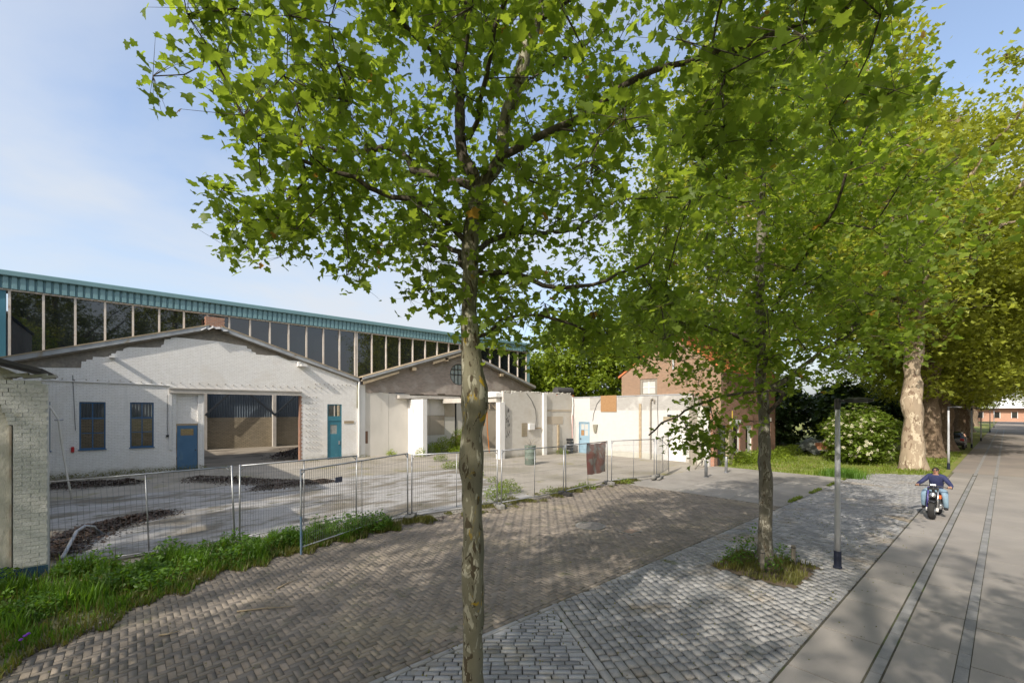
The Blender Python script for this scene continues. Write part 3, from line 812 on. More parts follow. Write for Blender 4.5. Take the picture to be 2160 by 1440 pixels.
def window(parent, a, b, z0, z1, y, cols, rows, fm, gm, fw=.055, sill=True, rail=None):
    f = MB(); f.box(a, a + fw, y, y + .09, z0, z1); f.box(b - fw, b, y, y + .09, z0, z1)
    f.box(a + fw, b - fw, y, y + .09, z1 - fw, z1); f.box(a + fw, b - fw, y, y + .09, z0, z0 + fw)
    w = f.build('window', fm, parent)
    xs = [a + fw + (b - a - 2 * fw) * i / cols for i in range(cols + 1)]; zs = [z0 + fw + (z1 - z0 - 2 * fw) * i / rows for i in range(rows + 1)]
    for xx in xs[1:-1]: MB().box(xx - .022, xx + .022, y + .012, y + .075, z0 + fw, z1 - fw).build('muntin', fm, w)
    for zz in zs[1:-1]:
        hh = .04 if (rail and abs(zz - rail) < .3) else .02
        for xa, xb in zip(xs, xs[1:]): MB().box(xa + .022, xb - .022, y + .015, y + .07, zz - hh, zz + hh).build('muntin', fm, w)
    for xa, xb in zip(xs, xs[1:]):
        for za, zb in zip(zs, zs[1:]):
            g = MB(); q = .012
            g.add([(xa, y + .04 + random.uniform(-q, q) * .3, za), (xb, y + .04 + random.uniform(-q, q) * .3, za), (xb, y + .04, zb), (xa, y + .04, zb)], [(0, 1, 2, 3)])
            g.build('pane', gm, w)
    if sill: MB().box(a - .04, b + .04, y - .13, y + .02, z0 - .05, z0 - .003).build('sill', fm, w)
    return w
clearglass = bpy.data.materials.new('clear_pane'); clearglass.use_nodes = True
_nt = clearglass.node_tree; _bs = _nt.nodes['Principled BSDF']
_tr = _nt.nodes.new('ShaderNodeBsdfTransparent'); _tr.inputs[0].default_value = (.80, .78, .70, 1)
_gl = _nt.nodes.new('ShaderNodeBsdfGlossy'); _gl.inputs['Roughness'].default_value = .03
_fr = _nt.nodes.new('ShaderNodeFresnel'); _fr.inputs[0].default_value = 1.7
_mx = _nt.nodes.new('ShaderNodeMixShader'); _nt.links.new(_fr.outputs[0], _mx.inputs[0]); _nt.links.new(_tr.outputs[0], _mx.inputs[1]); _nt.links.new(_gl.outputs[0], _mx.inputs[2])
_nt.links.new(_mx.outputs[0], _nt.nodes['Material Output'].inputs['Surface'])
for a, b in W3: window(ws, a, b, 1.42, 3.84, YF + .06, 2, 3, MAT['blueframe'], clearglass, .06, True, 3.1)
# blue door left of the gateway
d = MB(); d.wall_y(2.10, 3.04, .03, 2.55, YF + .02, YF + .08, [(2.26, 2.86, 1.98, 2.36)]); d = bevel(d.build('blue_door', MAT['bluedoor'], ws), .006)
MB().box(2.26, 2.86, YF + .045, YF + .055, 1.98, 2.36).build('pane', clearglass, d)
MB().box(2.92, 2.98, YF - .04, YF + .02, 1.1, 1.16).build('handle', MAT['blacksteel'], d)
MB().box(3.06, 3.14, YF - .012, YF + .1, 0, 2.6).build('door_post', MAT['whitepaint'], ws)
# teal door right of the gateway
d = MB(); d.wall_y(10.47, 11.33, .03, 2.70, YF + .05, YF + .1, [(10.62, 11.08, 1.78, 2.42)]); d = bevel(d.build('teal_door', MAT['tealdoor'], ws), .006)
MB().box(10.62, 11.08, YF + .07, YF + .08, 1.78, 2.42).build('pane', M('wired_glass', (.34, .35, .33), (.22, .23, .22), 6, .3), d)
MB().box(11.17, 11.28, YF - .0, YF + .05, 1.02, 1.28).build('handle', MAT['galv'], d)
f = MB(); f.box(10.40, 10.47, YF + .02, YF + .12, 0, 3.86); f.box(11.33, 11.40, YF + .02, YF + .12, 0, 3.86); f.box(10.47, 11.33, YF + .02, YF + .12, 2.70, 3.02); f.box(10.47, 11.33, YF + .02, YF + .12, 3.8, 3.86)
f.build('teal_door_frame', MAT['tealdoor'], ws)
for xa, xb in ((10.47, 10.87), (10.92, 11.33)): MB().box(xa, xb, YF + .06, YF + .07, 3.02, 3.8).build('transom_pane', clearglass, ws)
MB().box(10.87, 10.92, YF + .03, YF + .1, 3.02, 3.8).build('transom_bar', MAT['mullion'], ws)
MB().box(11.55, 12.25, YF - .03, YF, 2.5, 2.68).build('nameless_board', MAT['wood'], ws)
# valley pipe between both gables
mb = MB(); mb.tube([(12.62, YF - .1, 5.5), (12.58, YF - .1, 4.9), (12.60, YF - .1, 2.3), (12.58, YF - .1, .05)], .075, 8); mb.build('valley_pipe', MAT['whitepaint'], ws)
mb = MB(); mb.tube([(12.50, YF - .06, 5.3), (12.48, YF - .06, 3.6)], .03, 6); mb.build('mossy_pipe', MAT['moss'], ws)
mb = MB(); mb.box(12.50, 13.10, YF - .03, YF + .3, 0, 5.3); mb.build('corner_pilaster', MAT['whitepaint'], ws)

# ------------------------------------------------------------------ second gable
w2 = thing('gabled_workshop', (21, 31.3, 0), 'workshop front with brown brick gable and round window, lower walls stripped bare', 'building')
hol = [(21.42 - .95, 21.42 + .95, 5.6, 7.5)]
mb = MB()
n = 28; c = (21.42, 6.52); rr = .92
ring = [(c[0] + rr * math.cos(2 * math.pi * i / n), c[1] + rr * math.sin(2 * math.pi * i / n)) for i in range(n)]
L = [(12.9, 4.85), (30.1, 4.85), (30.1, zg2(30.1)), (21.42, zg2(21.42)), (12.9, zg2(12.9))]
# two halves around the round opening
half_l = [(12.9, 4.85), (21.42, 4.85)] + [ring[i % n] for i in range(21, 6, -1)] + [(21.42, zg2(21.42)), (12.9, zg2(12.9))]
half_r = [(21.42, 4.85), (30.1, 4.85), (30.1, zg2(30.1)), (21.42, zg2(21.42))] + [ring[i % n] for i in range(7, -8, -1)]
mb.prism_y(half_l, YF, YF + .3); mb.prism_y(half_r, YF, YF + .3); mb.build('brick_gable', MAT['gable_brick'], w2)
rw = MB(); rw.tube([(c[0] + .90 * math.cos(2 * math.pi * i / 32), YF + .05, c[1] + .90 * math.sin(2 * math.pi * i / 32)) for i in range(33)], .045, 6); rw = rw.build('round_window', MAT['blacksteel'], w2)
for dx in (-.45, -.08, .3): MB().box(c[0] + dx - .022, c[0] + dx + .022, YF + .03, YF + .07, c[1] - .9 * math.sqrt(1 - (dx / .9) ** 2), c[1] + .9 * math.sqrt(1 - (dx / .9) ** 2)).build('muntin', MAT['blacksteel'], rw)
for dz in (-.02, .42): MB().box(c[0] - .9 * math.sqrt(1 - (dz / .9) ** 2), c[0] + .9 * math.sqrt(1 - (dz / .9) ** 2), YF + .035, YF + .065, c[1] + dz - .025, c[1] + dz + .025).build('muntin', MAT['blacksteel'], rw)
g = MB(); g.add([(p[0], YF + .10, p[1]) for p in ring], [tuple(range(n))]); g.build('pane', M('milky_glass', (.36, .42, .40), (.26, .32, .31), 3, .2, spec=.6), rw)
for (xa, xb) in ((12.72, 21.42), (21.42, 30.2)):
    P4 = lambda lo, hi, y0, y1, nm, mt: MB().prism_y([(xa, zg2(xa) + lo), (xb, zg2(xb) + lo), (xb, zg2(xb) + hi), (xa, zg2(xa) + hi)], y0, y1).build(nm, mt, w2)
    P4(.12, .17, YF - .5, YF + .75, 'verge_capping', MAT['wood'])
    P4(-.05, .115, YF - .5, YF - .42, 'verge_board', MAT['zinc'])
    P4(-.16, -.06, YF - .42, YF - .02, 'verge_rafter', MAT['greywood'])
for (xa, xb) in ((12.8, 15.6), (18.6, 21.3)):
    MB().prism_y([(xa, zg2(xa) - .42), (xb, zg2(xb) - .34), (xb, zg2(xb) - .18), (xa, zg2(xa) - .2)], YF - .46, YF - .40).build('soffit_board', MAT['wood'], w2)
for x in (16.9, 19.9, 22.9, 25.9):
    MB().box(x - .16, x + .16, YF - .46, YF - .002, zg2(x) - .48, zg2(x) - .22).build('purlin_stub', MAT['wood'], w2)
mb = MB()
xx = 12.9
while xx < 30:
    l = random.uniform(.2, .7); mb.box(xx, xx + l, YF - .02, YF + .25, 4.85 - random.uniform(.0, .16), 4.86); xx += l
o = mb.build('broken_course', MAT['gable_brick'], w2)
# lower walls
mb = MB(); mb.box(13.10, 14.95, YF + .02, YF + .2, 0, 4.80); mb.build('wall_panel', MAT['panel'], w2)
mb = MB(); mb.box(14.97, 16.75, YF + .02, YF + .2, 0, 4.72); mb.build('wall_panel', MAT['panel'], w2)
mb = MB(); mb.box(13.12, 13.30, YF - .01, YF + .02, 1.0, 1.9); mb.build('rusty_bracket', M('bracket_rust', (.16, .09, .06), None, 4, .8), w2)
mb = MB(); mb.box(16.6, 16.95, 28.95, YF + .2, 0, 4.28); mb.build('wall_return', MAT['whitepaint'], w2)
mb = MB(); mb.box(15.6, 21.2, 30.75, YF + .1, 4.36, 4.60); mb.build('concrete_ledge', MAT['beam'], w2)
for (xa, xb, za, zb, mt) in ((16.97, 18.55, 3.02, 4.34, 'panel'), (18.57, 19.95, 3.02, 4.34, 'panel'), (19.97, 21.0, 2.9, 4.34, 'ply'), (16.97, 18.55, 1.42, 3.0, 'ply'), (18.57, 19.95, 1.42, 3.0, 'ply'),
                            (16.97, 18.55, 0, 1.40, 'panel'), (18.57, 19.95, 0, 1.40, 'panel'), (19.97, 21.0, 0, 2.88, 'panel'), (21.15, 23.3, 1.3, 4.3, 'panel'), (23.32, 26.2, 0, 3.6, 'ply'), (26.22, 30.0, 0, 3.6, 'ply')):
    mb = MB(); y = YF + random.uniform(.0, .02); mb.box(xa, xb, y, y + .12, za, zb); mb.build('wall_panel', MAT[mt], w2)
mb = MB(); mb.box(21.02, 21.13, YF - .03, YF + .1, 0, 4.34); mb.build('dark_post', MAT['blacksteel'], w2)
mb = MB(); mb.box(21.15, 22.9, YF - .06, YF + .1, 0, 1.28); mb.build('brick_dwarf_wall', MAT['red_brick'], w2)
mb = MB(); mb.box(16.9, 30.1, YF + .2, YF + .3, 0, 4.84); mb.build('rear_wall', MAT['render'], w2)
mb = MB(); mb.box(23.32, 30.0, YF - .05, YF + .1, 3.62, 3.9); mb.build('door_track', M('track_steel', (.2, .17, .14), None, 3, .6), w2)

# ------------------------------------------------------------------ remains of the cross wall
pb = thing('partition_wall', (23.6, 23.7, 0), 'white washed brick remnant wall with broken top and two white piers', 'wall')
top = [(27.38, 4.62)]
x = 27.0
while x > 20.0:
    top.append((x, 4.68 + random.uniform(-.10, .14))); top.append((x - random.uniform(.1, .25), top[-1][1])); x -= random.uniform(.25, .6)
top.append((19.96, 4.8))
mb = MB(); mb.prism_y([(19.96, 0), (27.38, 0)] + top, 23.6, 23.85); mb.build('brick_wall', MAT['white_block'], pb)
mb = MB()
xx = 20.0
while xx < 27.2:
    l = random.uniform(.08, .26); a_ = random.uniform(-.5, .5); mb.obox((xx + l / 2, 23.7 + random.uniform(-.05, .05), 4.74 + random.uniform(0, .08)), (l / 2 * math.cos(a_), l / 2 * math.sin(a_), random.uniform(-.03, .03)), (-.05 * math.sin(a_), .05 * math.cos(a_), 0), (0, 0, .035)); xx += l * random.uniform(.4, 1.6)
o = mb.build('loose_top_bricks', MAT['pier_side'], pb); tag(o, kind='stuff')
MB().box(19.50, 19.955, 23.42, 23.86, 0, 4.0).build('white_pier', MAT['whitepaint'], pb)
MB().box(23.86, 24.20, 23.42, 23.598, 0, 4.76).build('white_pier', MAT['whitepaint'], pb)
MB().box(24.22, 26.2, 23.575, 23.599, 2.35, 2.95).build('stain_band', MAT['ply'], pb)
MB().box(24.22, 27.3, 23.575, 23.599, 3.35, 3.50).build('stain_band', MAT['ply'], pb)
MB().box(25.55, 25.72, 23.50, 23.599, 0, 2.3).build('timber_strip', MAT['wood'], pb)
bx_ = bevel(MB().box(22.36, 22.92, 23.42, 23.599, 1.97, 2.45).build('meter_box', MAT['whitepaint'], pb), .02)
MB().box(22.95, 23.7, 23.50, 23.599, 2.05, 2.13).build('cable_shelf', MAT['wood'], pb)
MB().box(21.72, 22.26, 23.585, 23.599, 1.5, 2.5).build('bare_patch', MAT['inner_brick'], pb)
mb = MB(); mb.tube([(22.2, 23.57, 4.7), (22.7, 23.56, 4.2), (23.1, 23.56, 3.5), (23.2, 23.56, 2.8), (23.15, 23.56, 2.2)], .018, 5); mb.build('cable', MAT['blacksteel'], pb)
# black branching stain marks
mb = MB(); r_ = random.Random(3)
for z0 in (3.0, 1.9):
    for k in range(9):
        xx = 20.35 + r_.uniform(-.2, .2); zz = z0 + r_.uniform(-.5, .4)
        mb.add([(xx, 23.594, zz), (xx + .03, 23.594, zz), (xx + r_.uniform(-.1, .12), 23.594, zz + r_.uniform(.15, .4)), (xx - .02, 23.594, zz + .12)], [(0, 1, 2, 3)])
o = mb.build('ivy_scars', MAT['blacksteel'], pb); tag(o, kind='stuff')
MB().box(19.55, 20.0, 23.88, 31.0, 4.02, 4.38).build('concrete_beam', MAT['beam'], pb)
mb = MB()
for k in range(7): 
    a_ = Vector((19.75 + r_.uniform(-.15, .2), 23.6 + r_.uniform(0, 1.5), 4.0)); mb.tube([a_, a_ + Vector((r_.uniform(-.3, .3), r_.uniform(-.4, .1), -r_.uniform(.2, .7)))], .015, 4)
o = mb.build('torn_laths', MAT['wood'], pb); tag(o, kind='stuff')
MB().prism_x([(23.7, 4.38), (25.9, 4.35), (25.8, 4.55), (25.2, 4.72), (24.3, 4.78), (23.75, 4.66)], 19.4, 20.1).build('broken_lintel', MAT['whitepaint'], pb)

t = thing('roofing_roll', (27, 24.3, 4.8), 'dark roll of roofing felt lying along the top of the broken wall', 'roll')
MB().lathe([(.2, 0), (.32, 0), (.33, 1.9), (.2, 1.9)], (26.0, 24.2, 5.0), 16, 'x').build('felt_roll', MAT['darkroof'], t)
MB().box(26.0, 27.9, 23.86, 24.5, 4.55, 4.70).build('tile_bed', MAT['rooftile'], t)

# orange strap and its tag hanging in the gap
t = thing('orange_strap', (21.6, 25.5, 0), 'orange ratchet strap hanging in the gap beside the white pier', 'strap')
mb = MB(); mb.bar((20.6, 26.3, 4.1), (20.63, 26.3, 2.1), .07, .012, (0, 1, 0)); mb.bar((20.63, 26.3, 2.1), (20.75, 26.2, .2), .07, .012, (0, 1, 0)); mb.build('strap', M('orange_strap', (.8, .26, .04), None, 3, .7), t)
MB().box(20.1, 20.38, 26.28, 26.3, 2.3, 2.52).build('orange_tag', M('orange_tag', (.75, .30, .05), None, 3, .7), t)

# ------------------------------------------------------------------ bright white wall running towards the street
wc = thing('white_side_wall', (27.4, 18.5, 0), 'bright white side wall with pale blue door and brown wooden board', 'wall')
XW = 27.4
mb = MB(); mb.wall_x(13.5, 23.59, -.02, 4.45, XW, XW + .2, [(21.85, 22.90, 0, 2.50)]); mb.build('brick_wall', MAT['white_wall'], wc)
MB().box(XW - .04, XW + .22, 13.46, 23.6, 4.45, 4.52).build('coping', MAT['zinc'], wc)
# pale band above, dirt band at foot
MB().box(XW - .012, XW - .002, 13.6, 21.8, 3.45, 4.44).build('unpainted_band', brickmat('weathered_band', (.42, .41, .395), (.36, .35, .335), (.34, .33, .31), stain=(.52, .51, .49), s_scale=.8, slo=.5, shi=.66), wc)
MB().box(XW - .014, XW - .002, 15.6, 21.2, .0, .42).build('dirty_foot', MAT['pier_side'], wc)
MB().box(XW - .05, XW - .014, 19.28, 20.72, 3.33, 4.56).build('wooden_board', MAT['osb'], wc)
dr = MB().wall_x(21.90, 22.85, .02, 2.46, XW + .04, XW + .09, [(22.02, 22.73, 1.42, 2.34)]).build('pale_blue_door', MAT['palebluedoor'], wc)
for (a, b) in ((22.02, 22.35), (22.40, 22.73)):
    for (c_, d_) in ((1.42, 1.86), (1.91, 2.34)): MB().box(XW + .06, XW + .07, a, b, c_, d_).build('pane', MAT['osb'] if (a > 22.3 and c_ < 1.5) else MAT['glass_pale'], dr)
MB().box(XW + .04, XW + .09, 22.35, 22.40, 1.42, 2.34).build('muntin', MAT['palebluedoor'], dr); MB().box(XW + .042, XW + .088, 22.02, 22.73, 1.86, 1.91).build('muntin', MAT['palebluedoor'], dr)
MB().box(XW - .02, XW + .04, 22.72, 22.78, 1.1, 1.2).build('handle', MAT['blacksteel'], dr)
MB().wall_x(21.82, 22.93, 0, 2.53, XW - .02, XW + .03, [(21.89, 22.86, 0, 2.47)]).build('door_frame', MAT['palebluedoor'], wc)
MB().box(XW - .08, XW - .016, 17.18, 17.36, 0, 3.9).build('timber_post', MAT['wood'], wc)
mb = MB(); mb.tube([(XW - .09, 16.42, .05), (XW - .09, 16.42, 3.9), (XW - .10, 16.38, 4.15), (XW - .12, 16.25, 4.25), (XW - .10, 16.12, 4.12), (XW - .08, 16.14, 3.95)], .055, 8); mb.build('drain_pipe', MAT['greywood'], wc)
mb = MB(); mb.tube([(XW - .03, 15.9, 4.4), (XW - .03, 15.92, 3.4), (XW - .03, 15.88, 2.4), (XW - .03, 15.95, 1.7)], .018, 5); mb.build('cable', MAT['blacksteel'], wc)
mb = MB(); mb.tube([(XW - .03, 20.75, 4.3), (XW - .05, 21.1, 3.9), (XW - .04, 21.4, 3.2), (XW - .03, 21.5, 2.6)], .018, 5); mb.build('cable', MAT['blacksteel'], wc)
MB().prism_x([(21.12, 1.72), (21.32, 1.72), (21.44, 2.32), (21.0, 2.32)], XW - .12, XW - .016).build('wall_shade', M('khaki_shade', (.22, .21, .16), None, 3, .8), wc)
MB().box(XW - .04, XW - .016, 13.9, 15.5, .05, 1.9).build('flush_hatch', MAT['whitepaint'], wc)
MB().box(XW - .03, XW - .016, 14.9, 15.2, 3.0, 3.14).build('vent_hole', MAT['blacksteel'], wc)
MB().box(XW - .03, XW - .015, 14.6, 15.5, 2.7, 3.0).build('bare_bricks', MAT['inner_brick'], wc)
# pipes and cables bunched in the corner
mb = MB(); mb.tube([(27.2, 23.45, 4.5), (27.25, 23.42, 3.9), (27.15, 23.45, 3.0), (27.2, 23.4, 1.4), (27.18, 23.45, .1)], .05, 6); mb.build('corner_pipe', MAT['whitepaint'], wc)
mb = MB(); mb.tube([(27.1, 23.3, 3.0), (26.9, 23.2, 2.2), (26.8, 23.1, 1.1)], .02, 5); mb.build('red_cable', M('red_cable', (.4, .06, .05), None, 3, .6), wc)

t = thing('crate_stack', (26.6, 23.0, 0), 'stack of small black crates in the corner next to the blue door', 'crates')
mb = MB()
for q in range(5): MB().box(26.25 + .03 * (q % 2), 26.62 + .03 * (q % 2), 22.85, 23.25, .03 + q * .24, .03 + q * .24 + .2).build('crate', MAT['blacksteel'], t)
for q in range(4): MB().box(26.30, 26.56, 22.9, 23.2, .23 + q * .24, .27 + q * .24).build('crate_lid', MAT['whitepaint'], t)

# ------------------------------------------------------------------ brick house with orange roof
hs = thing('brick_house', (32, 15.4, 0), 'brown brick house with orange tiled gable roof and chimney behind the leafy tree', 'house')
XG, XE, YA, YB, ZE, ZR = 27.62, 37.2, 11.75, 19.0, 5.95, 8.45
YM = 14.9
gw = (16.1, 17.45, 4.40, 5.66)
mb = MB(); mb.wall_x(YA, YB, 0, ZE, XG, XG + .3, [gw]); mb.prism_x([(YA, ZE), (YB, ZE), (YM, ZR)][::-1], XG, XG + .3); mb.build('gable_wall', MAT['house_brick'], hs)
MB().wall_y(XG + .3, XE, 0, ZE, YA, YA + .3, [(29.05, 30.55, .75, 2.55), (31.5, 32.65, 0, 2.4), (34.6, 36.2, .6, 2.6)]).build('front_wall', MAT['house_brick_dark'], hs)
MB().box(XE - .3, XE, YA + .3, YB, 0, ZE).build('far_wall', MAT['house_brick_dark'], hs)
MB().box(XG + .3, XE - .3, YB - .3, YB, 0, ZE).build('rear_wall', MAT['house_brick'], hs)
for (ya, yb) in ((YA - .25, YM), (YB + .25, YM)):
    za = ZE - .14
    mb = MB(); mb.add([(XG - .08, ya, za), (XE + .1, ya, za), (XE + .1, yb, ZR + .05), (XG - .08, yb, ZR + .05), (XG - .08, ya, za + .14), (XE + .1, ya, za + .14), (XE + .1, yb, ZR + .19), (XG - .08, yb, ZR + .19)],
                      [(0, 3, 2, 1), (4, 5, 6, 7), (0, 1, 5, 4), (1, 2, 6, 5), (2, 3, 7, 6), (3, 0, 4, 7)])
    rf = mb.build('roof', MAT['rooftile'], hs)
    # rows of pantiles
    for q in range(9):
        f0 = q / 9; f1 = (q + 1) / 9
        y0 = ya + (yb - ya) * f0; y1 = ya + (yb - ya) * f1; z0 = za + .14 + (ZR + .05 - za) * f0; z1 = za + .14 + (ZR + .05 - za) * f1
        MB().add([(XG - .1, y0, z0 + .05), (XE + .1, y0, z0 + .05), (XE + .1, y1, z1 + .015), (XG - .1, y1, z1 + .015), (XG - .1, y0, z0), (XE + .1, y0, z0)], [(0, 1, 2, 3), (4, 5, 1, 0)]).build('tile_course', MAT['rooftile'], rf)
MB().box(XG - .1, XE + .12, YM - .1, YM + .1, ZR + .14, ZR + .30).build('ridge_tiles', MAT['rooftile'], hs)
ch = bevel(MB().box(XG + .1, XG + .75, 14.15, 14.95, 7.6, 9.25).build('chimney', MAT['house_brick_dark'], hs), .01)
MB().box(XG + .04, XG + .81, 14.08, 15.02, 9.25, 9.38).build('chimney_cap', MAT['concfoot'], ch)
mb = MB(); mb.tube([(XG - .1, 14.85, 6.2), (XG - .1, 14.85, 10.0)], .07, 8); mb.build('flue_pipe', MAT['zinc'], hs)
# gable window
f = MB(); f.wall_x(gw[0], gw[1], gw[2], gw[3], XG + .05, XG + .15, [(16.28, 17.26, 4.62, 5.48)]); f = f.build('window', MAT['greywood'], hs)
for (a, b) in ((16.28, 16.745), (16.795, 17.26)):
    for (c_, d_) in ((4.62, 5.03), (5.08, 5.48)): MB().box(XG + .09, XG + .10, a, b, c_, d_).build('pane', MAT['glass_pale'], f)
MB().box(XG + .06, XG + .13, 16.745, 16.795, 4.62, 5.48).build('muntin', MAT['whitepaint'], f); MB().box(XG + .062, XG + .128, 16.28, 17.26, 5.03, 5.08).build('muntin', MAT['whitepaint'], f)
# front windows and door
for (a, b, c_, d_) in ((29.05, 30.55, .75, 2.55), (34.6, 36.2, .6, 2.6)):
    w = window(hs, a, b, c_, d_, YA + .08, 1, 1, MAT['whitepaint'], MAT['glass_win'], .09, True)
    MB().box(a - .12, b + .12, YA - .03, YA + .2, d_ + .0, d_ + .28).build('lintel', MAT['whitepaint'], hs)
dd = MB().box(31.58, 32.57, YA + .1, YA + .16, .02, 2.32).build('door', MAT['whitepaint'], hs)
MB().box(31.70, 32.0, YA + .085, YA + .1, .8, 2.2).build('pane', MAT['glass_win'], dd)
MB().box(32.42, 32.48, YA + .05, YA + .1, 1.0, 1.12).build('handle', MAT['blacksteel'], dd)
f = MB(); f.box(31.5, 31.58, YA + .06, YA + .2, 0, 2.4); f.box(32.57, 32.65, YA + .06, YA + .2, 0, 2.4); f.box(31.58, 32.57, YA + .06, YA + .2, 2.32, 2.4); f.build('door_frame', MAT['whitepaint'], hs)
MB().box(XG + .3, XE, YA - .18, YA - .02, ZE - .2, ZE - .08).build('gutter', MAT['zinc'], hs)

# remains between the white wall and the house front
rp = thing('corner_remnant', (27, 12.6, 0), 'grey timber and brick remnant with a white post at the end of the white wall', 'wall')
MB().box(27.0, 27.55, 12.9, 13.48, 0, 4.3).build('dark_slot_wall', MAT['greywood'], rp)
MB().box(26.85, 27.5, 12.3, 12.88, 0, 3.7).build('concrete_slab_wall', MAT['pier_side'], rp)
MB().box(26.45, 26.72, 12.0, 12.25, 0, 2.9).build('white_post', MAT['whitepaint'], rp)
MB().box(26.74, 27.2, 11.78, 12.2, 0, 3.3).build('brick_pier', MAT['red_brick'], rp)
f = MB(); f.wall_y(27.22, 28.1, .0, 2.5, 11.68, 11.74, [(27.3, 28.02, .1, 2.4)]); f = f.build('glazed_door', MAT['blacksteel'], rp)
MB().box(27.3, 28.02, 11.70, 11.71, .1, 2.4).build('pane', M('green_glass', (.07, .09, .08), (.12, .15, .14), 2, .12, spec=.6), f)
MB().box(28.12, 28.75, 11.45, 11.74, 0, 2.2).build('brick_pier', MAT['inner_brick'], rp)
mb = MB(); mb.tube([(28.95, 11.6, 0), (28.95, 11.6, 3.4)], .035, 6); mb.build('yellow_pipe', M('yellow_pipe', (.5, .36, .06), None, 2, .6), rp)
for (a, b) in (((25.4, 12.3, .05), (26.9, 12.6, 2.3)), ((25.9, 12.1, .03), (26.8, 12.5, 1.5)), ((24.7, 12.0, .04), (26.3, 12.2, .5))):
    MB().bar(a, b, .06, .05).build('leaning_lath', MAT['greywood'], rp)

# ------------------------------------------------------------------ cut-off wall with the brick pier at the left
lw = thing('stub_wall', (-2, 13.1, 0), 'cut off white rendered wall ending in a toothed painted brick pier', 'wall')
MB().box(-5.2, -1.77, 13.12, 13.45, .3, 4.10).build('rendered_wall', MAT['pier_side'], lw)
MB().box(-5.2, -1.74, 13.10, 13.47, -.02, .30).build('blue_plinth', MAT['blueplinth'], lw)
MB().box(-1.72, -1.25, 13.064, 13.42, -.02, 3.95).build('pier_core', MAT['pier_brick'], lw)
MB().box(-1.72, -1.235, 13.048, 13.063, -.02, .24).build('blue_plinth', MAT['blueplinth'], lw)
MB().box(-1.765, -1.735, 13.05, 13.3, .3, 3.1).build('rusty_seam', M('seam_rust', (.32, .25, .19), (.44, .42, .37), 3, .9), lw)
bh = .0815
tem = {}
for q in range(int(4.05 / bh)):
    z = .02 + q * bh
    xl = -1.715
    if z > 3.05: xl = -1.715 - (z - 3.05) * .36
    xr = -1.235 - (.02 if q % 2 else 0)
    if z > 3.85: xr -= random.uniform(0, .2)
    x = xl - (random.uniform(.0, .06) if z > 3.05 else 0)
    off = .12 if q % 2 else .0
    first = True
    while x < xr - .03:
        l = (.115 if (first and q % 2) else .235); first = False
        l = min(l, xr - x)
        key = round(l, 2)
        if key not in tem:
            tem[key] = MB().box(-key / 2 + .0015, key / 2 - .0015, -.045, .045, -bh / 2 + .002, bh / 2 - .003).mesh('brick', MAT['pier_brick'])
        if z > .25:
            o = bpy.data.objects.new('brick', tem[key]); link(o, lw)
            o.location = Vector((x + l / 2, 13.10 + random.uniform(-.003, .003), z + bh / 2)) - ORG[lw.name]
            o.rotation_euler = (random.gauss(0, .01), 0, random.gauss(0, .012))
        x += l + .004
MB().prism_y([(-5.2, 4.10), (-1.72, 4.06), (-1.62, 4.12), (-2.0, 4.32), (-3.4, 4.75), (-5.2, 5.3)], 13.16, 13.44).build('broken_upper_wall', MAT['mortar'], lw)
mb = MB(); mb.add([(-5.2, 12.9, 5.34), (-1.35, 12.9, 4.18), (-1.35, 15.6, 4.18), (-5.2, 15.6, 5.34), (-5.2, 12.9, 5.42), (-1.3, 12.9, 4.25), (-1.3, 15.6, 4.25), (-5.2, 15.6, 5.42)], [(0, 3, 2, 1), (4, 5, 6, 7), (0, 1, 5, 4), (1, 2, 6, 5), (2, 3, 7, 6), (3, 0, 4, 7)])
mb.build('roof_edge', MAT['darkroof'], lw)
for k in range(5):
    MB().obox((-1.75 + k * .13, 13.2, 4.10 + .02 * (k % 2)), (.1, .02, .02), (0, .12, 0), (0, 0, .03)).build('loose_brick', MAT['mortar'], lw)
MB().box(-1.27, -1.245, 13.47, 13.5, 0.03, 1.2).build('steel_strip', MAT['galv'], lw)

# tall neighbour just outside the picture; its shadow lies on the yard and the workshop front
nb = thing('tall_neighbour_building', (-9, 24, 0), 'tall plain white washed building beyond the cut off wall, casting the yard shadow', 'building')
MB().box(-8.6, -5.3, 16.8, 31.0, 0, 8.95).build('wall', MAT['white_block'], nb)  # finish made white to bounce light onto the shaded workshop front
MB().box(-8.7, -5.2, 16.7, 31.0, 8.95, 9.1).build('roof', MAT['darkroof'], nb)
# red roofed terrace across the street; the hall glass mirrors it
op = thing('red_roofed_terrace', (62, -14, 0), 'brick terrace with large red tiled roof across the street, mirrored in the hall glass', 'building')
MB().box(44, 84, -20, -10, 0, 9.0).build('wall', MAT['house_brick_dark'], op)
MB().prism_x([(-20.5, 9.0), (-9.5, 9.0), (-15, 16.5)][::-1], 44, 84).build('roof', MAT['rooftile'], op)
for k in range(6): MB().box(46 + k * 6, 47.6 + k * 6, -9.98, -9.9, 5.4, 7.4).build('window', MAT['glass_win'], op)
# grey shed beyond the hall
t = thing('grey_shed', (37, 40, 0), 'low grey clad shed standing behind the end of the hall', 'building')
MB().box(33.5, 46, 38, 50, 0, 7.2).build('wall', M('grey_cladding', (.24, .26, .28), None, .5, .7), t)
MB().box(33.3, 46.2, 37.8, 50.2, 7.2, 7.4).build('roof', MAT['zinc'], t)

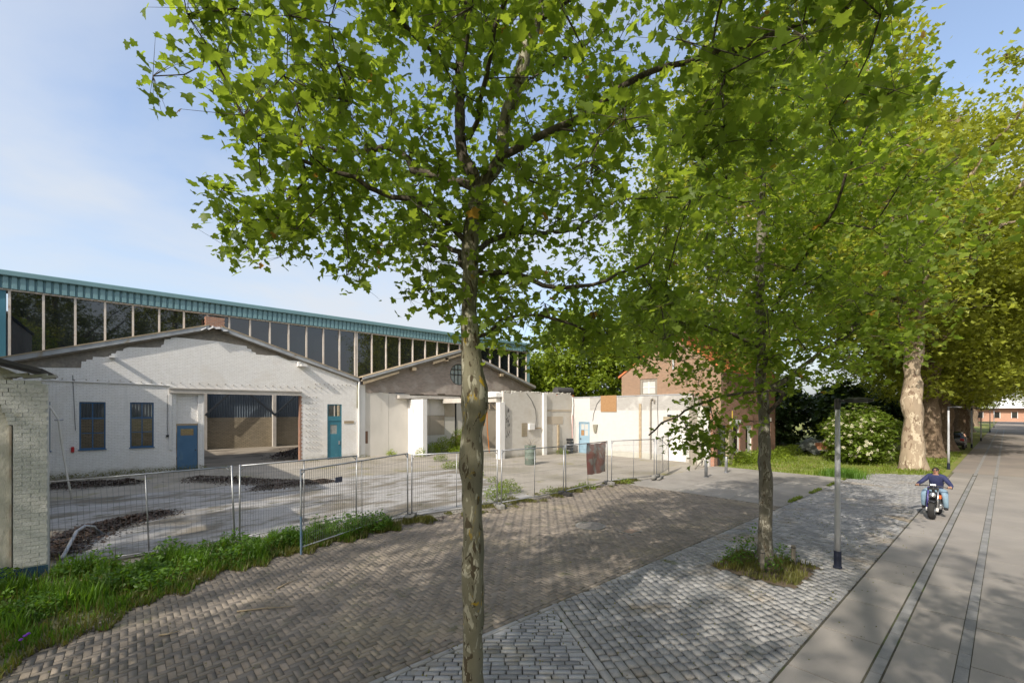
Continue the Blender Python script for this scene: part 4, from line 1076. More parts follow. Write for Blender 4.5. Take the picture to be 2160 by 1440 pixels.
# ================================================================== FENCE
def fence_mesh(L, Hh=1.98, sp=.075):
    fr = MB(); fr.tube([(0, 0, .0), (0, 0, Hh + .03)], .021, 8)
    fb = MB(); fb.tube([(L, 0, .0), (L, 0, Hh + .03)], .021, 8)
    fr2 = MB(); fr2.tube([(0, 0, Hh), (L, 0, Hh)], .019, 8)
    fr3 = MB(); fr3.tube([(0, 0, .17), (L, 0, .17)], .016, 8)
    st = MB(); st.tube([(L * .5, 0, .17), (L * .5, 0, Hh)], .013, 6)
    wi = MB(); x = sp
    while x < L - .02:
        wi.tube([(x, .006, .17), (x, .006, Hh)], .003, 3, False); x += sp
    for z in (.45, .75, 1.1, 1.45, 1.75): wi.tube([(0, 0, z), (L, 0, z)], .003, 3, False)
    cr = MB(); cr.tube([(0, 0, Hh - .13), (.13, 0, Hh)], .013, 6)
    cs = MB(); cs.tube([(L, 0, Hh - .13), (L - .13, 0, Hh)], .013, 6)
    return [('post', fr, 'galv'), ('post', fb, 'galv'), ('top_rail', fr2, 'galv'), ('bottom_rail', fr3, 'galv'), ('centre_stay', st, 'galv'), ('wire_mesh', wi, 'wire'), ('corner_brace', cr, 'galv'), ('corner_brace', cs, 'galv')]

panels = [((-1.28, 13.5), (2.02, 12.85), 'mesh fence panel nearest the toothed brick pier'),
          ((2.12, 12.83), (5.28, 13.25), 'mesh fence panel standing back behind its overlapping neighbour'),
          ((3.05, 10.95), (6.58, 12.42), 'mesh fence panel with a blue post and small blue sign plate'),
          ((6.72, 12.42), (9.62, 11.72), 'mesh fence panel crossing behind the foreground tree trunk'),
          ((9.80, 11.70), (13.05, 11.72), 'mesh fence panel in front of the green grey drum'),
          ((13.20, 11.72), (16.48, 12.1), 'mesh fence panel carrying the dark red banner'),
          ((16.75, 12.08), (19.45, 11.5), 'mesh fence panel between the banner and the log shaped foot'),
          ((19.58, 11.45), (22.4, 12.35), 'mesh fence panel with a black glove hooked on top')]
for i, (a, b, lab) in enumerate(panels):
    dx, dy = b[0] - a[0], b[1] - a[1]; L = math.hypot(dx, dy)
    t = thing('mesh_fence', (a[0], a[1], .03), lab, 'fence', 'temporary steel fence panels along the yard')
    ORG[t.name] = Vector((0, 0, 0))
    for nm, mb, mt in fence_mesh(L, sp=.10 if i == 0 else .062):
        o = mb.build(nm, MAT[mt], t, smooth=True)
        if nm == 'wire_mesh': tag(o, kind='stuff')
    t.rotation_euler = (random.gauss(0, .012), -.035 if i == 0 else random.gauss(0, .006), math.atan2(dy, dx))
    if i == 0: t.location.z = -.10
    if i == 2:
        o = MB().tube([(-.0, -.002, 0), (0, -.002, .9)], .026, 8).build('blue_post_sleeve', MAT['bluesteel'], t)
        MB().box(L * .26, L * .26 + .22, -.02, -.01, 1.52, 1.66).build('sign_plate', M('sign_plate', (.12, .13, .2), None, 3, .5), t)
    if i == 5:
        V = []; F = []
        for q in range(13):
            for p in range(8):
                zz = 1.97 - p * .19 + .012 * math.sin(q * 1.3 + p)
                V.append((L * .46 + q * .13, -.035 + .022 * math.sin(q * .9 + p * .6), zz - .03 * math.sin(q / 12 * math.pi)))
        for q in range(12):
            for p in range(7): F.append((q * 8 + p, q * 8 + p + 1, q * 8 + p + 9, q * 8 + p + 8))
        o = MB().add(V, F).build('banner', M('faded_banner', (.20, .045, .035), (.13, .055, .045), 1.5, .75, kind='obj', c3=(.19, .18, .17), s3=1.6, lo3=.52, hi3=.6), t, True)
        _bm = o.data.materials[0]; _n = _bm.node_tree; _t = _n.nodes.new('ShaderNodeBsdfTransparent'); _x = _n.nodes.new('ShaderNodeMixShader'); _x.inputs[0].default_value = .12
        _n.links.new(_n.nodes['Principled BSDF'].outputs[0], _x.inputs[1]); _n.links.new(_t.outputs[0], _x.inputs[2]); _n.links.new(_x.outputs[0], _n.nodes['Material Output'].inputs['Surface'])
    if i == 7:
        MB().add([(1.15, -.03, 1.86), (1.28, -.05, 1.90), (1.42, -.03, 2.0), (1.60, -.03, 2.12), (1.66, -.02, 2.06), (1.52, -.04, 1.96), (1.58, -.02, 1.90), (1.38, -.04, 1.90), (1.22, -.03, 1.80)], [(0, 8, 7, 1), (1, 7, 5, 2), (2, 5, 4, 3), (5, 7, 6)]).build('black_glove', MAT['blacksteel'], t)

def foot(x, y, rz, lab, sx=.36, sy=.13, mt='concfoot'):
    t = thing('ballast_block', (x, y, .03), lab, 'block', 'concrete feet under the fence'); ORG[t.name] = Vector((0, 0, 0))
    mb = MB(); mb.prism_z([(-sx, -sy * .6), (-sx * .8, -sy), (sx * .8, -sy), (sx, -sy * .6), (sx, sy * .6), (sx * .8, sy), (-sx * .8, sy), (-sx, sy * .6)], 0, .13)
    bevel(mb.build('block', MAT[mt], t), .015)
    mb = MB(); mb.lathe([(.035, .13), (.035, .155), (.02, .155)], (-.05, 0, 0), 10); mb.build('socket', MAT['blacksteel'], t)
    t.rotation_euler = (0, 0, rz)
foot(-.75, 13.15, .3, 'grey concrete block in the weeds beside the brick pier')
foot(2.08, 12.8, 1.3, 'concrete foot hidden in weeds at the first fence joint')
foot(6.65, 12.38, .9, 'concrete foot on the screed edge left of the foreground trunk', .38, .15)
foot(9.71, 11.7, 1.2, 'concrete foot in the grass just right of the foreground trunk')
foot(13.12, 11.68, 1.4, 'dark rubber foot in the grass left of the red banner', mt='rubber')
foot(16.6, 12.08, 1.1, 'concrete foot in the grass right of the red banner')
t = thing('log_ballast', (19.5, 11.45, .03), 'pale log shaped ballast lying across the fence foot near the apron', 'ballast'); ORG[t.name] = Vector((0, 0, 0))
MB().tube([(-.5, 0, .12), (-.2, .02, .125), (.2, -.01, .12), (.55, .02, .12)], [.10, .115, .115, .10], 10).build('log', MAT['concfoot'], t, True); MB().tube([(-.3, -.2, .06), (.4, -.22, .06)], .06, 8).build('short_log', MAT['concfoot'], t, True)
t.rotation_euler = (0, 0, .25)

# ================================================================== STREET FURNITURE
def lamp(loc, lab, rz=0.0):
    t = thing('street_lamp', loc, lab, 'street lamp', 'street lamps along the road'); ORG[t.name] = Vector((0, 0, 0))
    MB().tube([(0, 0, .36), (0, 0, 1.2), (0, 0, 2.4), (0, 0, 3.45)], [.060, .056, .050, .045], 16).build('pole', MAT['pole'], t, True)
    MB().lathe([(.085, 0), (.085, .03), (.070, .045), (.069, .36), (.061, .37)], (0, 0, 0), 16).build('black_base', M('lamp_base', (.014, .018, .035), None, 3, .5) if 'lb' not in MAT else MAT['lb'], t)
    MB().lathe([(.052, 3.40), (.052, 3.62), (.03, 3.64)], (0, 0, 0), 14).build('pole_cap', MAT['blacksteel'], t)
    MB().tube([(0, -.04, 3.58), (0, -.16, 3.585)], .03, 8).build('arm', MAT['blacksteel'], t)
    V = []; prof = [(-.12, .04, .035), (-.18, .09, .06), (-.36, .11, .068), (-.50, .095, .055), (-.60, .05, .025)]
    mb = MB(); b = []
    for (yy, hw, hh) in prof:
        for (sx, sz) in ((-1, -.35), (-.75, .6), (0, 1), (.75, .6), (1, -.35), (.6, -.7), (-.6, -.7)): V.append((sx * hw, yy, 3.585 + sz * hh))
    F = []
    for i in range(len(prof) - 1):
        for k in range(7): F.append((i * 7 + k, i * 7 + (k + 1) % 7, (i + 1) * 7 + (k + 1) % 7, (i + 1) * 7 + k))
    F += [tuple(range(7)), tuple(range(34, 27, -1))]
    hd = mb.add(V, F).build('lamp_head', MAT['blacksteel'], t, True)
    MB().box(-.06, .06, -.50, -.24, 3.540, 3.556).build('lens', M('lamp_lens', (.5, .5, .48), None, 2, .2), hd)
    t.rotation_euler = (0, 0, rz)
    return t
MAT['lb'] = M('lamp_base_paint', (.014, .018, .035), None, 3, .5)
l0 = lamp((11.44, 2.41, .03), 'nearest grey street lamp with black foot beside the tree pit')
for x, y, lab in ((35.6, 2.25, 'street lamp at the grass edge just behind the motorbike rider'), (57.5, 2.15, 'third street lamp along the road, beyond the parked car'), (71.5, 1.95, 'fourth street lamp along the road, before the pale trunk'),
                  (101, 1.8, 'fifth street lamp, far down the road'), (128, 1.75, 'farthest street lamp in front of the distant brick building')):
    c = copy_tree(l0); c.location = (x, y, .02); c['label'] = lab; c.rotation_euler = (0, 0, random.gauss(0, .05))

for (x, y, lab, tl) in ((22.0, 10.1, 'dark steel bollard on the apron, nearer the fence end', .01), (24.5, 10.15, 'light grey bollard on the apron, nearer the house', .05)):
    t = thing('bollard', (x, y, .03), lab, 'bollard', 'steel bollards on the apron'); ORG[t.name] = Vector((0, 0, 0))
    mt = MAT['galv'] if 'light' in lab else MAT['wire']
    MB().lathe([(.075, 0), (.075, .84), (.06, .88), (.0, .89)], (0, 0, 0), 12).build('post', mt, t, True)
    MB().lathe([(.12, 0), (.12, .02), (.08, .03)], (0, 0, 0), 12).build('foot_plate', mt, t)
    t.rotation_euler = (0, tl, 0)

# green-grey drum with a dead shrub in it
t = thing('drum_planter', (19.0, 19.85, .02), 'green grey drum holding a dead shrub, standing in the yard', 'planter')
mb = MB(); mb.lathe([(.33, 0), (.35, .03), (.35, .38), (.365, .40), (.35, .42), (.35, .78), (.365, .80), (.35, .82), (.35, 1.14), (.37, 1.16), (.37, 1.2), (.3, 1.2), (.3, 1.1)], (19.0, 19.85, .02), 22); mb.build('drum', M('drum_paint', (.16, .20, .17), (.12, .15, .125), 3, .7, c3=(.24, .23, .2), s3=3, lo3=.58, hi3=.7), t, True)
mb = MB(); rr_ = random.Random(5)
for k in range(7):
    a_ = rr_.uniform(0, 6.28); p0 = Vector((19.0, 19.85, 1.1)); p1 = p0 + Vector((math.cos(a_) * .15, math.sin(a_) * .15, rr_.uniform(.2, .4))); p2 = p1 + Vector((math.cos(a_) * .25, math.sin(a_) * .2, rr_.uniform(.0, .25)))
    mb.tube([p0, p1, p2], [.018, .012, .004], 5)
mb.tube([(19.0, 19.85, 1.1), (19.4, 19.6, 1.5), (19.8, 19.4, 1.72)], [.015, .01, .004], 5)
mb.build('dead_stems', MAT['greywood'], t)

# long pale pole leaning against the workshop, hose, sticks, litter
t = thing('leaning_pole', (-1.6, 23.5, .05), 'long pale bent pole leaning near the workshop wall behind the pier', 'pole')
MB().tube([(-1.6, 23.45, .05), (-1.75, 23.8, .9), (-1.92, 24.0, 2.2), (-2.0, 24.05, 3.05), (-2.25, 24.1, 3.6)], .035, 7).build('tube', MAT['panel'], t, True)
MB().tube([(-2.1, 24.0, 3.05), (-1.88, 24.1, 3.05)], .03, 6).build('clamp', MAT['galv'], t)
t = thing('grey_hose', (-1.0, 15.2, .06), 'stiff grey hose with black coupling lying by the leaf heap', 'hose')
MB().tube([(-1.1, 13.9, .12), (-1.05, 14.8, .2), (-.98, 15.6, .34), (-.85, 16.0, .38), (-.68, 16.15, .3), (-.6, 16.15, .1)], .04, 7).build('tube', MAT['galv'], t, True)
MB().tube([(-.62, 16.1, .2), (-.5, 16.0, .08), (-.75, 15.85, .07)], .05, 7).build('coupling', MAT['blacksteel'], t, True)
for (pts, lab) in ((((2.12, 9.13), (2.3, 9.24), (2.52, 9.29)), 'short bent stick on the clinkers nearest the tall weeds'), (((1.37, 8.53), (1.75, 8.33), (2.13, 8.07)), 'longest pale stick lying on the clinkers'), (((.35, 8.40), (.45, 8.33), (.59, 8.31)), 'small stick on the clinkers near the purple flower')):
    t = thing('stick', (pts[0][0], pts[0][1], .03), lab, 'stick', 'fallen sticks')
    MB().tube([(x, y, .045 + .008 * k) for k, (x, y) in enumerate(pts)], [.014, .012, .006], 6).build('twig', MAT['wood'], t, True)
    MB().tube([(pts[1][0], pts[1][1], .05), (pts[1][0] + .08, pts[1][1] + .07, .06)], [.008, .003], 5).build('side_shoot', MAT['wood'], t, True)
t = thing('purple_flower', (-1.08, 9.1, .03), 'small purple flower heads at the edge of the weeds', 'flower')
for k in range(3):
    MB().lathe([(.0, 0), (.025, .012), (.018, .028), (.0, .03)], (-1.12 + k * .035, 9.08 + .03 * (k % 2), .2 + .03 * (k % 3)), 8).build('flower_head', M('purple_petal' + str(k), (.22, .05, .5), None, 3, .7), t)
MB().tube([(-1.08, 9.1, .03), (-1.08, 9.1, .22)], .006, 5).build('stem', MAT['grass'], t)

# trailer with firewood under a tarpaulin
t = thing('log_trailer', (41, 9.2, 0), 'small trailer of cut logs with dark tarpaulin beside the flowering bush', 'trailer')
MB().wall_y(39.6, 41.8, .45, .95, 8.55, 8.62, []).build('side_board', MAT['ply'], t)
MB().box(39.6, 41.8, 9.75, 9.82, .45, .95).build('side_board', MAT['ply'], t); MB().box(39.6, 39.67, 8.62, 9.75, .45, .95).build('end_board', M('rust_board', (.36, .16, .09), None, 3, .8), t); MB().box(39.6, 41.8, 8.55, 9.82, .38, .45).build('floor', MAT['greywood'], t)
for yy in (8.45, 9.92): MB().lathe([(.1, -.07), (.28, -.07), (.3, 0), (.28, .07), (.1, .07)], (40.8, yy, .3), 16, 'y').build('wheel', MAT['rubber'], t)
for k in range(9): MB().tube([(39.75 + .2 * (k % 3), 8.7 + .22 * (k // 3) * 1.6, .75 + .12 * (k % 2)), (41.4, 8.7 + .22 * (k // 3) * 1.6, 1.0 + .1 * (k % 3))], .11, 7).build('log', MAT['bark3'], t)
V = []; F = []
for i in range(9):
    for j in range(7): V.append((39.2 + i * .28, 9.4 + j * .28, max(.05, 1.25 - ((i - 4) / 4.2) ** 4 * 1.1 - abs(j - 3) ** 2 * .1 + random.uniform(-.07, .07))))
for i in range(8):
    for j in range(6): F.append((i * 7 + j, i * 7 + 7 + j, i * 7 + 8 + j, i * 7 + 1 + j))
MB().add(V, F).build('tarpaulin', M('dark_tarp', (.05, .06, .055), (.08, .09, .08), 2, .5), t, True)

# ================================================================== PARKED CAR (far), blue-grey building, distant brick house
car = thing('parked_car', (56.0, 3.3, .02), 'dark hatchback parked beyond the second big trunk, seen from its rear', 'car'); ORG[car.name] = Vector((0, 0, 0))
cp = M('car_paint', (.015, .018, .025), None, 1, .25, kind='obj', spec=.6)
prof = [(-1.95, .38), (-2.0, .62), (-1.93, .92), (-1.72, 1.0), (-1.45, 1.40), (-.9, 1.50), (.1, 1.48), (.75, 1.05), (1.6, .92), (1.95, .72), (1.98, .38)]
V = []; F = []
ny = [(-.86, 1.0), (-.80, 1.0), (0, 1.02), (.80, 1.0), (.86, 1.0)]
for (px, pz) in prof:
    w = .86 if pz < 1.02 else .86 - (pz - 1.0) * .42
    for f in (-1, -.93, 0, .93, 1): V.append((px, f * w, pz + (.0 if abs(f) == 1 else .03) - (.04 if abs(f) == 1 and pz > .5 else 0)))
for i in range(len(prof) - 1):
    for j in range(4): F.append((i * 5 + j, i * 5 + j + 1, i * 5 + 6 + j, i * 5 + 5 + j))
b0 = len(V)
for (px, pz) in prof: V.append((px, -.86, .36)); V.append((px, .86, .36))
for i in range(len(prof) - 1):
    F.append((i * 5, i * 5 + 5, b0 + 2 * i + 2, b0 + 2 * i)); F.append((i * 5 + 4, b0 + 2 * i + 1, b0 + 2 * i + 3, i * 5 + 9))
F.append((b0, b0 + 1, 4, 3, 2, 1, 0)); F.append((b0 + 20, 50, 51, 52, 53, 54, b0 + 21))
autosmooth(MB().add(V, F).build('body', cp, car), 50)
MB().add([(-1.705, -.62, 1.07), (-1.705, .62, 1.07), (-1.475, .54, 1.38), (-1.475, -.54, 1.38)], [(0, 1, 2, 3)]).obox((-1.6, 0, 1.22), (.005, 0, .007), (0, .5, 0), (.0, 0, .001)).build('rear_window', MAT['glass_win'], car)
for s in (-1, 1):
    MB().obox((-.4, s * .80, 1.20), (.75, 0, 0), (0, .012, 0), (0, s * -.06, .15)).build('side_window', MAT['glass_win'], car)
    MB().box(-2.0, -1.88, s * .72 - .12, s * .72 + .12, .78, .98).build('tail_light', M('tail_light' + str(s), (.35, .02, .02), None, 2, .3), car)
    MB().box(.55, .72, s * .95 - .08, s * .95 + .08, .98, 1.1).build('mirror', cp, car)
    for x in (-1.3, 1.25):
        wh = MB().lathe([(.18, -.1), (.29, -.1), (.32, -.06), (.32, .06), (.29, .1), (.18, .1)], (x, s * .76, .32), 18, 'y').build('wheel', MAT['rubber'], car)
        MB().lathe([(.05, -.108), (.2, -.106), (.2, .106), (.05, .108)], (x, s * .76, .32), 12, 'y').build('rim', MAT['galv'], wh)
MB().box(-2.02, -1.99, -.27, .27, .56, .68).build('number_plate', M('plate_yellow', (.75, .45, .03), None, 2, .4), car)
MB().box(-2.03, -1.9, -.84, .84, .40, .54).build('bumper', MAT['rubber'], car)

bb = thing('blue_grey_building', (88, 9, 0), 'blue grey modern building with large window far along the street', 'building')
bm = M('blue_grey_cladding_far', (.28, .36, .46), (.24, .31, .4), .3, .6)
MB().box(72, 108, 4.6, 16, 0, 5.0).build('wall', bm, bb)
MB().box(71.8, 108.2, 4.4, 16.2, 5.0, 5.5).build('roof_edge', MAT['zinc'], bb)
MB().box(71.94, 72.0, 6.2, 12.5, .4, 3.0).build('shop_window', MAT['glass_pale'], bb); MB().box(71.92, 72.0, 5.2, 12.6, 3.15, 4.4).build('dark_band', MAT['glass_dark'], bb)
for k in range(4): MB().box(75 + k * 8, 79 + k * 8, 4.55, 4.6, 1, 3.5).build('side_window', MAT['glass_win'], bb)
db = thing('distant_brick_building', (215, 0, 0), 'distant low brick building with pale roof closing the street', 'building')
MB().box(205, 222, -30, 25, 0, 4.2).build('wall', M('distant_brick', (.46, .27, .19), (.4, .23, .165), .2, .9), db)
MB().prism_y([(203, 4.2), (224, 4.2), (213, 10.5)], -31, 26).build('roof', M('pale_roof', (.62, .63, .65), None, .2, .5), db)
for k in range(12):
    y = -20 + k * 3.6
    MB().box(204.9, 205, y, y + 1.1, 1.2, 3.0).build('window', MAT['glass_win'], db); MB().box(204.86, 204.92, y - .15, y, 1.05, 3.15).build('window_frame', MAT['whitepaint'], db); MB().box(204.86, 204.92, y + 1.1, y + 1.25, 1.05, 3.15).build('window_frame', MAT['whitepaint'], db)

# ================================================================== TREES AND PLANTS
rng = np.random.default_rng(5)
half = [(.07, -.05), (.28, -.12), (.53, .02), (.43, .13), (.52, .28), (.66, .50), (.46, .49), (.34, .52), (.27, .62), (.31, .77), (.14, .84), (0, 1.05)]
OUT = [(0, 0)] + half + [(-x, y) for x, y in half[-2::-1]]
def leaf_template(curl=.18, fold=.16):
    P = [(0, .32)] + OUT
    V = np.array([(x, y, fold * abs(x) - curl * y * y - .12 * max(0, abs(x) - .3)) for x, y in P])
    n = len(OUT)
    F = np.array([(0, 1 + i, 1 + (i + 1) % n) for i in range(n)])
    return V, F
def small_template():
    P = [(0, 0, 0), (.5, .3, .05), (.22, .55, .03), (0, 1, -.12), (-.22, .55, .03), (-.5, .3, .05)]
    return np.array(P, float), np.array([(0, 1, 2), (0, 2, 4), (2, 3, 4), (0, 4, 5)])
def oval_template():
    P = [(0, 0, 0), (.28, .4, .05), (0, 1, -.1), (-.28, .4, .05)]
    return np.array(P, float), np.array([(0, 1, 2), (0, 2, 3)])

def leaf_frames(n, up=.5, down=.55, rg=None):
    rg = rg or rng
    nr = rg.normal(size=(n, 3)); nr /= np.linalg.norm(nr, axis=1, keepdims=True)
    nr[:, 2] = np.abs(nr[:, 2]); nr = nr + np.array([0, 0, up]); nr /= np.linalg.norm(nr, axis=1, keepdims=True)
    t = rg.normal(size=(n, 3)); t /= np.linalg.norm(t, axis=1, keepdims=True); t += np.array([0, 0, -down])
    t -= nr * (t * nr).sum(1, keepdims=True); t /= np.linalg.norm(t, axis=1, keepdims=True)
    b = np.cross(t, nr)
    return np.stack([b, t, nr], axis=2)          # columns

def scatter(P, Rm, S, tem):
    if isinstance(tem, list):                     # mixed leaf shapes
        VV, FF, b = [], [], 0
        for k, tm in enumerate(tem):
            v, f, n_ = scatter(P[k::len(tem)], Rm[k::len(tem)], S[k::len(tem)], tm)
            VV.append(v); FF.append(f + b); b += len(v)
        return np.vstack(VV), np.vstack(FF), n_
    V, F = tem
    W = np.einsum('nij,mj->nmi', Rm, V) * S[:, None, None] + P[:, None, :]
    FF = F[None] + (np.arange(len(P)) * len(V))[:, None, None]
    return W.reshape(-1, 3), FF.reshape(-1, 3), len(F)

class Skel:
    """branch skeleton: limbs first, then clusters joined to the nearest wood"""
    def __init__(s): s.p = []; s.par = []; s.r = []
    def limb(s, pts, r0, r1, parent=-1, step=.22, wob=.02):
        pts = [Vector(q) for q in pts]
        d = [0]
        for a, b in zip(pts, pts[1:]): d.append(d[-1] + (b - a).length)
        n = max(2, int(d[-1] / step)); last = parent
        for k in range(0 if parent < 0 else 1, n + 1):
            t = d[-1] * k / n; i = 0
            while i < len(d) - 2 and d[i + 1] < t: i += 1
            u = (t - d[i]) / max(1e-6, d[i + 1] - d[i])
            p0 = pts[max(i - 1, 0)]; p1 = pts[i]; p2 = pts[i + 1]; p3 = pts[min(i + 2, len(pts) - 1)]
            q = .5 * ((2 * p1) + (p2 - p0) * u + (2 * p0 - 5 * p1 + 4 * p2 - p3) * u * u + (3 * p1 - p0 - 3 * p2 + p3) * u ** 3)
            if 0 < k < n: q = q + Vector((random.gauss(0, wob), random.gauss(0, wob), 0))
            s.p.append(tuple(q)); s.par.append(last); s.r.append(r0 + (r1 - r0) * k / n); last = len(s.p) - 1
        return last
    def near(s, q):
        a = np.array(s.p) - np.array(q); return int((a * a).sum(1).argmin())
    def join(s, targets, step=.25, zpen=.5, first=0, rtip=.006):
        T = np.array(targets); base = np.array(s.p)
        D = np.sqrt(((T[:, None, :] - base[None]) ** 2).sum(2)).min(1)
        cap = len(s.p) + int(sum(D) / step * 1.6) + 8 * len(T) + 100
        P = np.empty((cap, 3)); P[:len(s.p)] = base; n = len(s.p)
        ends = []
        for ti in np.argsort(D):
            t = T[ti]
            df = P[first:n] - t
            c = np.sqrt((df * df).sum(1)) + zpen * np.maximum(0, df[:, 2])
            k = int(c.argmin()) + first; a = P[k]; L = np.linalg.norm(t - a)
            m = max(1, int(L / step)); last = k
            bend = np.array([random.gauss(0, .08), random.gauss(0, .08), random.gauss(.02, .06)]) * L
            for i in range(1, m + 1):
                u = i / m
                q = a + (t - a) * u + bend * math.sin(u * math.pi)
                if n >= cap - 1: break
                P[n] = q; s.p.append(tuple(q)); s.par.append(last); s.r.append(rtip); last = n; n += 1
            ends.append(last)
        return ends
    def thicken(s, k=.0052, e=.5):
        cnt = np.zeros(len(s.p))
        kids = [0] * len(s.p)
        for i, q in enumerate(s.par):
            if q >= 0: kids[q] += 1
        for i in range(len(s.p) - 1, -1, -1):
            if kids[i] == 0: cnt[i] += 1
            if s.par[i] >= 0: cnt[s.par[i]] += cnt[i]
        for i in range(len(s.p)):
            s.r[i] = max(s.r[i], k * cnt[i] ** e) if s.r[i] > .05 else max(s.r[i], min(.07, k * cnt[i] ** e))
    def mesh(s, rmin, rmax, nside=lambda r: 22 if r > .12 else (8 if r > .04 else (5 if r > .012 else 3))):
        ch = {}
        for i, q in enumerate(s.par): ch.setdefault(q, []).append(i)
        mb = MB(); seen = set()
        stack = [(q, -1) for q in ch.get(-1, [])]
        while stack:
            i, par = stack.pop()
            path = ([par] if par >= 0 else []) + [i]; cur = i
            while True:
                k = ch.get(cur, [])
                if not k: break
                k = sorted(k, key=lambda c: -s.r[c])
                for o in k[1:]: stack.append((o, cur))
                cur = k[0]; path.append(cur)
            rr = [s.r[j] for j in path]
            if par >= 0: rr[0] = min(s.r[par] * .7, rr[1] * 1.3) if len(rr) > 1 else rr[0]
            # keep the run whose radius falls in this part's range
            seg = [(s.p[j], r) for j, r in zip(path, rr) if rmin <= r]
            if rmax < 9: 
                seg = [(p, r) for p, r in seg]
            mx = max(rr)
            if rmin <= mx < rmax and len(path) >= 2:
                mb.tube([s.p[j] for j in path], rr, nside(mx), caps=False)
        return mb

def profile_r(prof, z):
    zs = [a for a, b in prof]; rs = [b for a, b in prof]
    return np.interp(z, zs, rs)

def crown_points(n, prof, cx, cy, bias=.62, az=None, rg=None, zpow=None):
    rg = rg or rng
    z0, z1 = prof[0][0], prof[-1][0]
    out = []
    while len(out) < n:
        z = rg.uniform(z0, z1); rm = profile_r(prof, z)
        if rg.uniform() > (rm / max(r for _, r in prof)) ** 1.7: continue
        a = rg.uniform(0, 2 * math.pi); q = rg.uniform() ** bias
        k = az(a) if az else 1.0
        out.append((cx + rm * q * k * math.cos(a), cy + rm * q * k * math.sin(a), z))
    return out

def leaves_around(ends, skel, per, spread, size, tem, up=.5, down=.55, rg=None, szvar=.3):
    rg = rg or rng
    E = np.array([skel.p[i] for i in ends])
    Q = np.array([skel.p[skel.par[i]] if skel.par[i] >= 0 else skel.p[i] for i in ends])
    idx = np.repeat(np.arange(len(E)), per)
    u = rg.uniform(-.2, 1.15, size=len(idx))[:, None]
    P = E[idx] * u + Q[idx] * (1 - u) + rg.normal(size=(len(idx), 3)) * spread * np.array([1, 1, .8])
    S = size * (1 + szvar * rg.normal(size=len(idx)).clip(-1.6, 1.6))
    Rm = leaf_frames(len(idx), up, down, rg)
    return P, Rm, S

def twigs_to(P, ends, skel, per, r=.0022, frac=.22):
    """thin stalks from the branch ends to some of the leaves"""
    mb_v = []; mb_f = []
    E = np.array([skel.p[i] for i in ends]); idx = np.repeat(np.arange(len(E)), per)
    sel = np.where(rng.uniform(size=len(P)) < frac)[0]
    A = E[idx[sel]]; B = P[sel]; n = len(sel)
    d = B - A; s = np.cross(d, [0.3, .2, 1.0]); s /= np.linalg.norm(s, axis=1, keepdims=True) + 1e-9; w = np.cross(d, s); w /= np.linalg.norm(w, axis=1, keepdims=True) + 1e-9
    V = np.empty((n, 6, 3))
    for k in range(3):
        a = 2 * math.pi * k / 3; o = (s * math.cos(a) + w * math.sin(a)) * r
        V[:, k] = A + o * 1.5; V[:, k + 3] = B + o * .6
    F = np.array([(0, 1, 4, 3), (1, 2, 5, 4), (2, 0, 3, 5)])
    FF = F[None] + (np.arange(n) * 6)[:, None, None]
    return V.reshape(-1, 3), FF.reshape(-1, 4)

def make_tree(name, base, label, group, sk, trunk_r, ends, per, spread, size, tem, leafm, bark, up=.5, down=.55, nparts=0, twig=True, seed=1):
    t = thing(name, base, label, 'tree', group)
    o = org(t); rg = np.random.default_rng(seed)
    sk.thicken()
    tr = sk.mesh(trunk_r, 99).build('trunk', bark, t, True)
    from mathutils import noise as mn
    for vt in tr.data.vertices:                  # burls, flutes and dents in the bole
        c_ = vt.co; q_ = Vector((c_.x * 3.2, c_.y * 3.2, c_.z * 1.3)); r_ = sk.r[0]
        vt.co = c_ + vt.normal * r_ * (.16 * mn.noise(q_) + .09 * mn.noise(q_ * 3.1) + .05 * mn.noise(q_ * 7.0))
    br = sk.mesh(0, trunk_r).build('branches', MAT['branch'], t, True)
    P, Rm, S = leaves_around(ends, sk, per, spread, size, tem, up, down, rg)
    rnd = rg.uniform(size=len(P))
    near = np.zeros(len(P), bool)
    if nparts:
        d = P[:, 0] * _cw[0] + P[:, 1] * _cw[1]; l = P[:, 0] * _cw[1] - P[:, 1] * _cw[0]
        uu = 1080 + 920 * l / np.maximum(d, .1); vv = 866 - 920 * (P[:, 2] - 3.4) / np.maximum(d, .1)
        ok = (d > .6) & (uu > 20) & (uu < 2140) & (vv > 10) & (vv < 1430)
        sc = np.where(ok, S / np.maximum(d, .1), -1)
        near[np.argsort(-sc)[:nparts]] = True
    V, F, k = scatter(P[~near] - np.array(o), Rm[~near], S[~near], tem)
    me = np_mesh('crown', V, F, leafm, rg.uniform(size=len(F) // k).repeat(k))
    cr = bpy.data.objects.new('crown', me); link(cr, t); tag(cr, kind='stuff')
    if nparts:
        mls = [np_mesh('leaf', q[0], q[1], leafm) for q in tem]
        for i in np.where(near)[0]:
            lo = bpy.data.objects.new('leaf', mls[int(i) % len(mls)]); link(lo, cr)
            M4 = Matrix([[*Rm[i][r], P[i][r] - o[r]] for r in range(3)] + [[0, 0, 0, 1]])
            lo.matrix_local = M4 @ Matrix.Scale(S[i], 4)
    if twig:
        tv, tf = twigs_to(P, ends, sk, per)
        me = np_mesh('twigs', tv - np.array(o), tf, MAT['branch'])
        tw = bpy.data.objects.new('twigs', me); link(tw, t); tag(tw, kind='stuff')
    return t

LT = [leaf_template(.10, .10), leaf_template(.45, .28), leaf_template(.3, -.18), leaf_template(-.12, .35)]
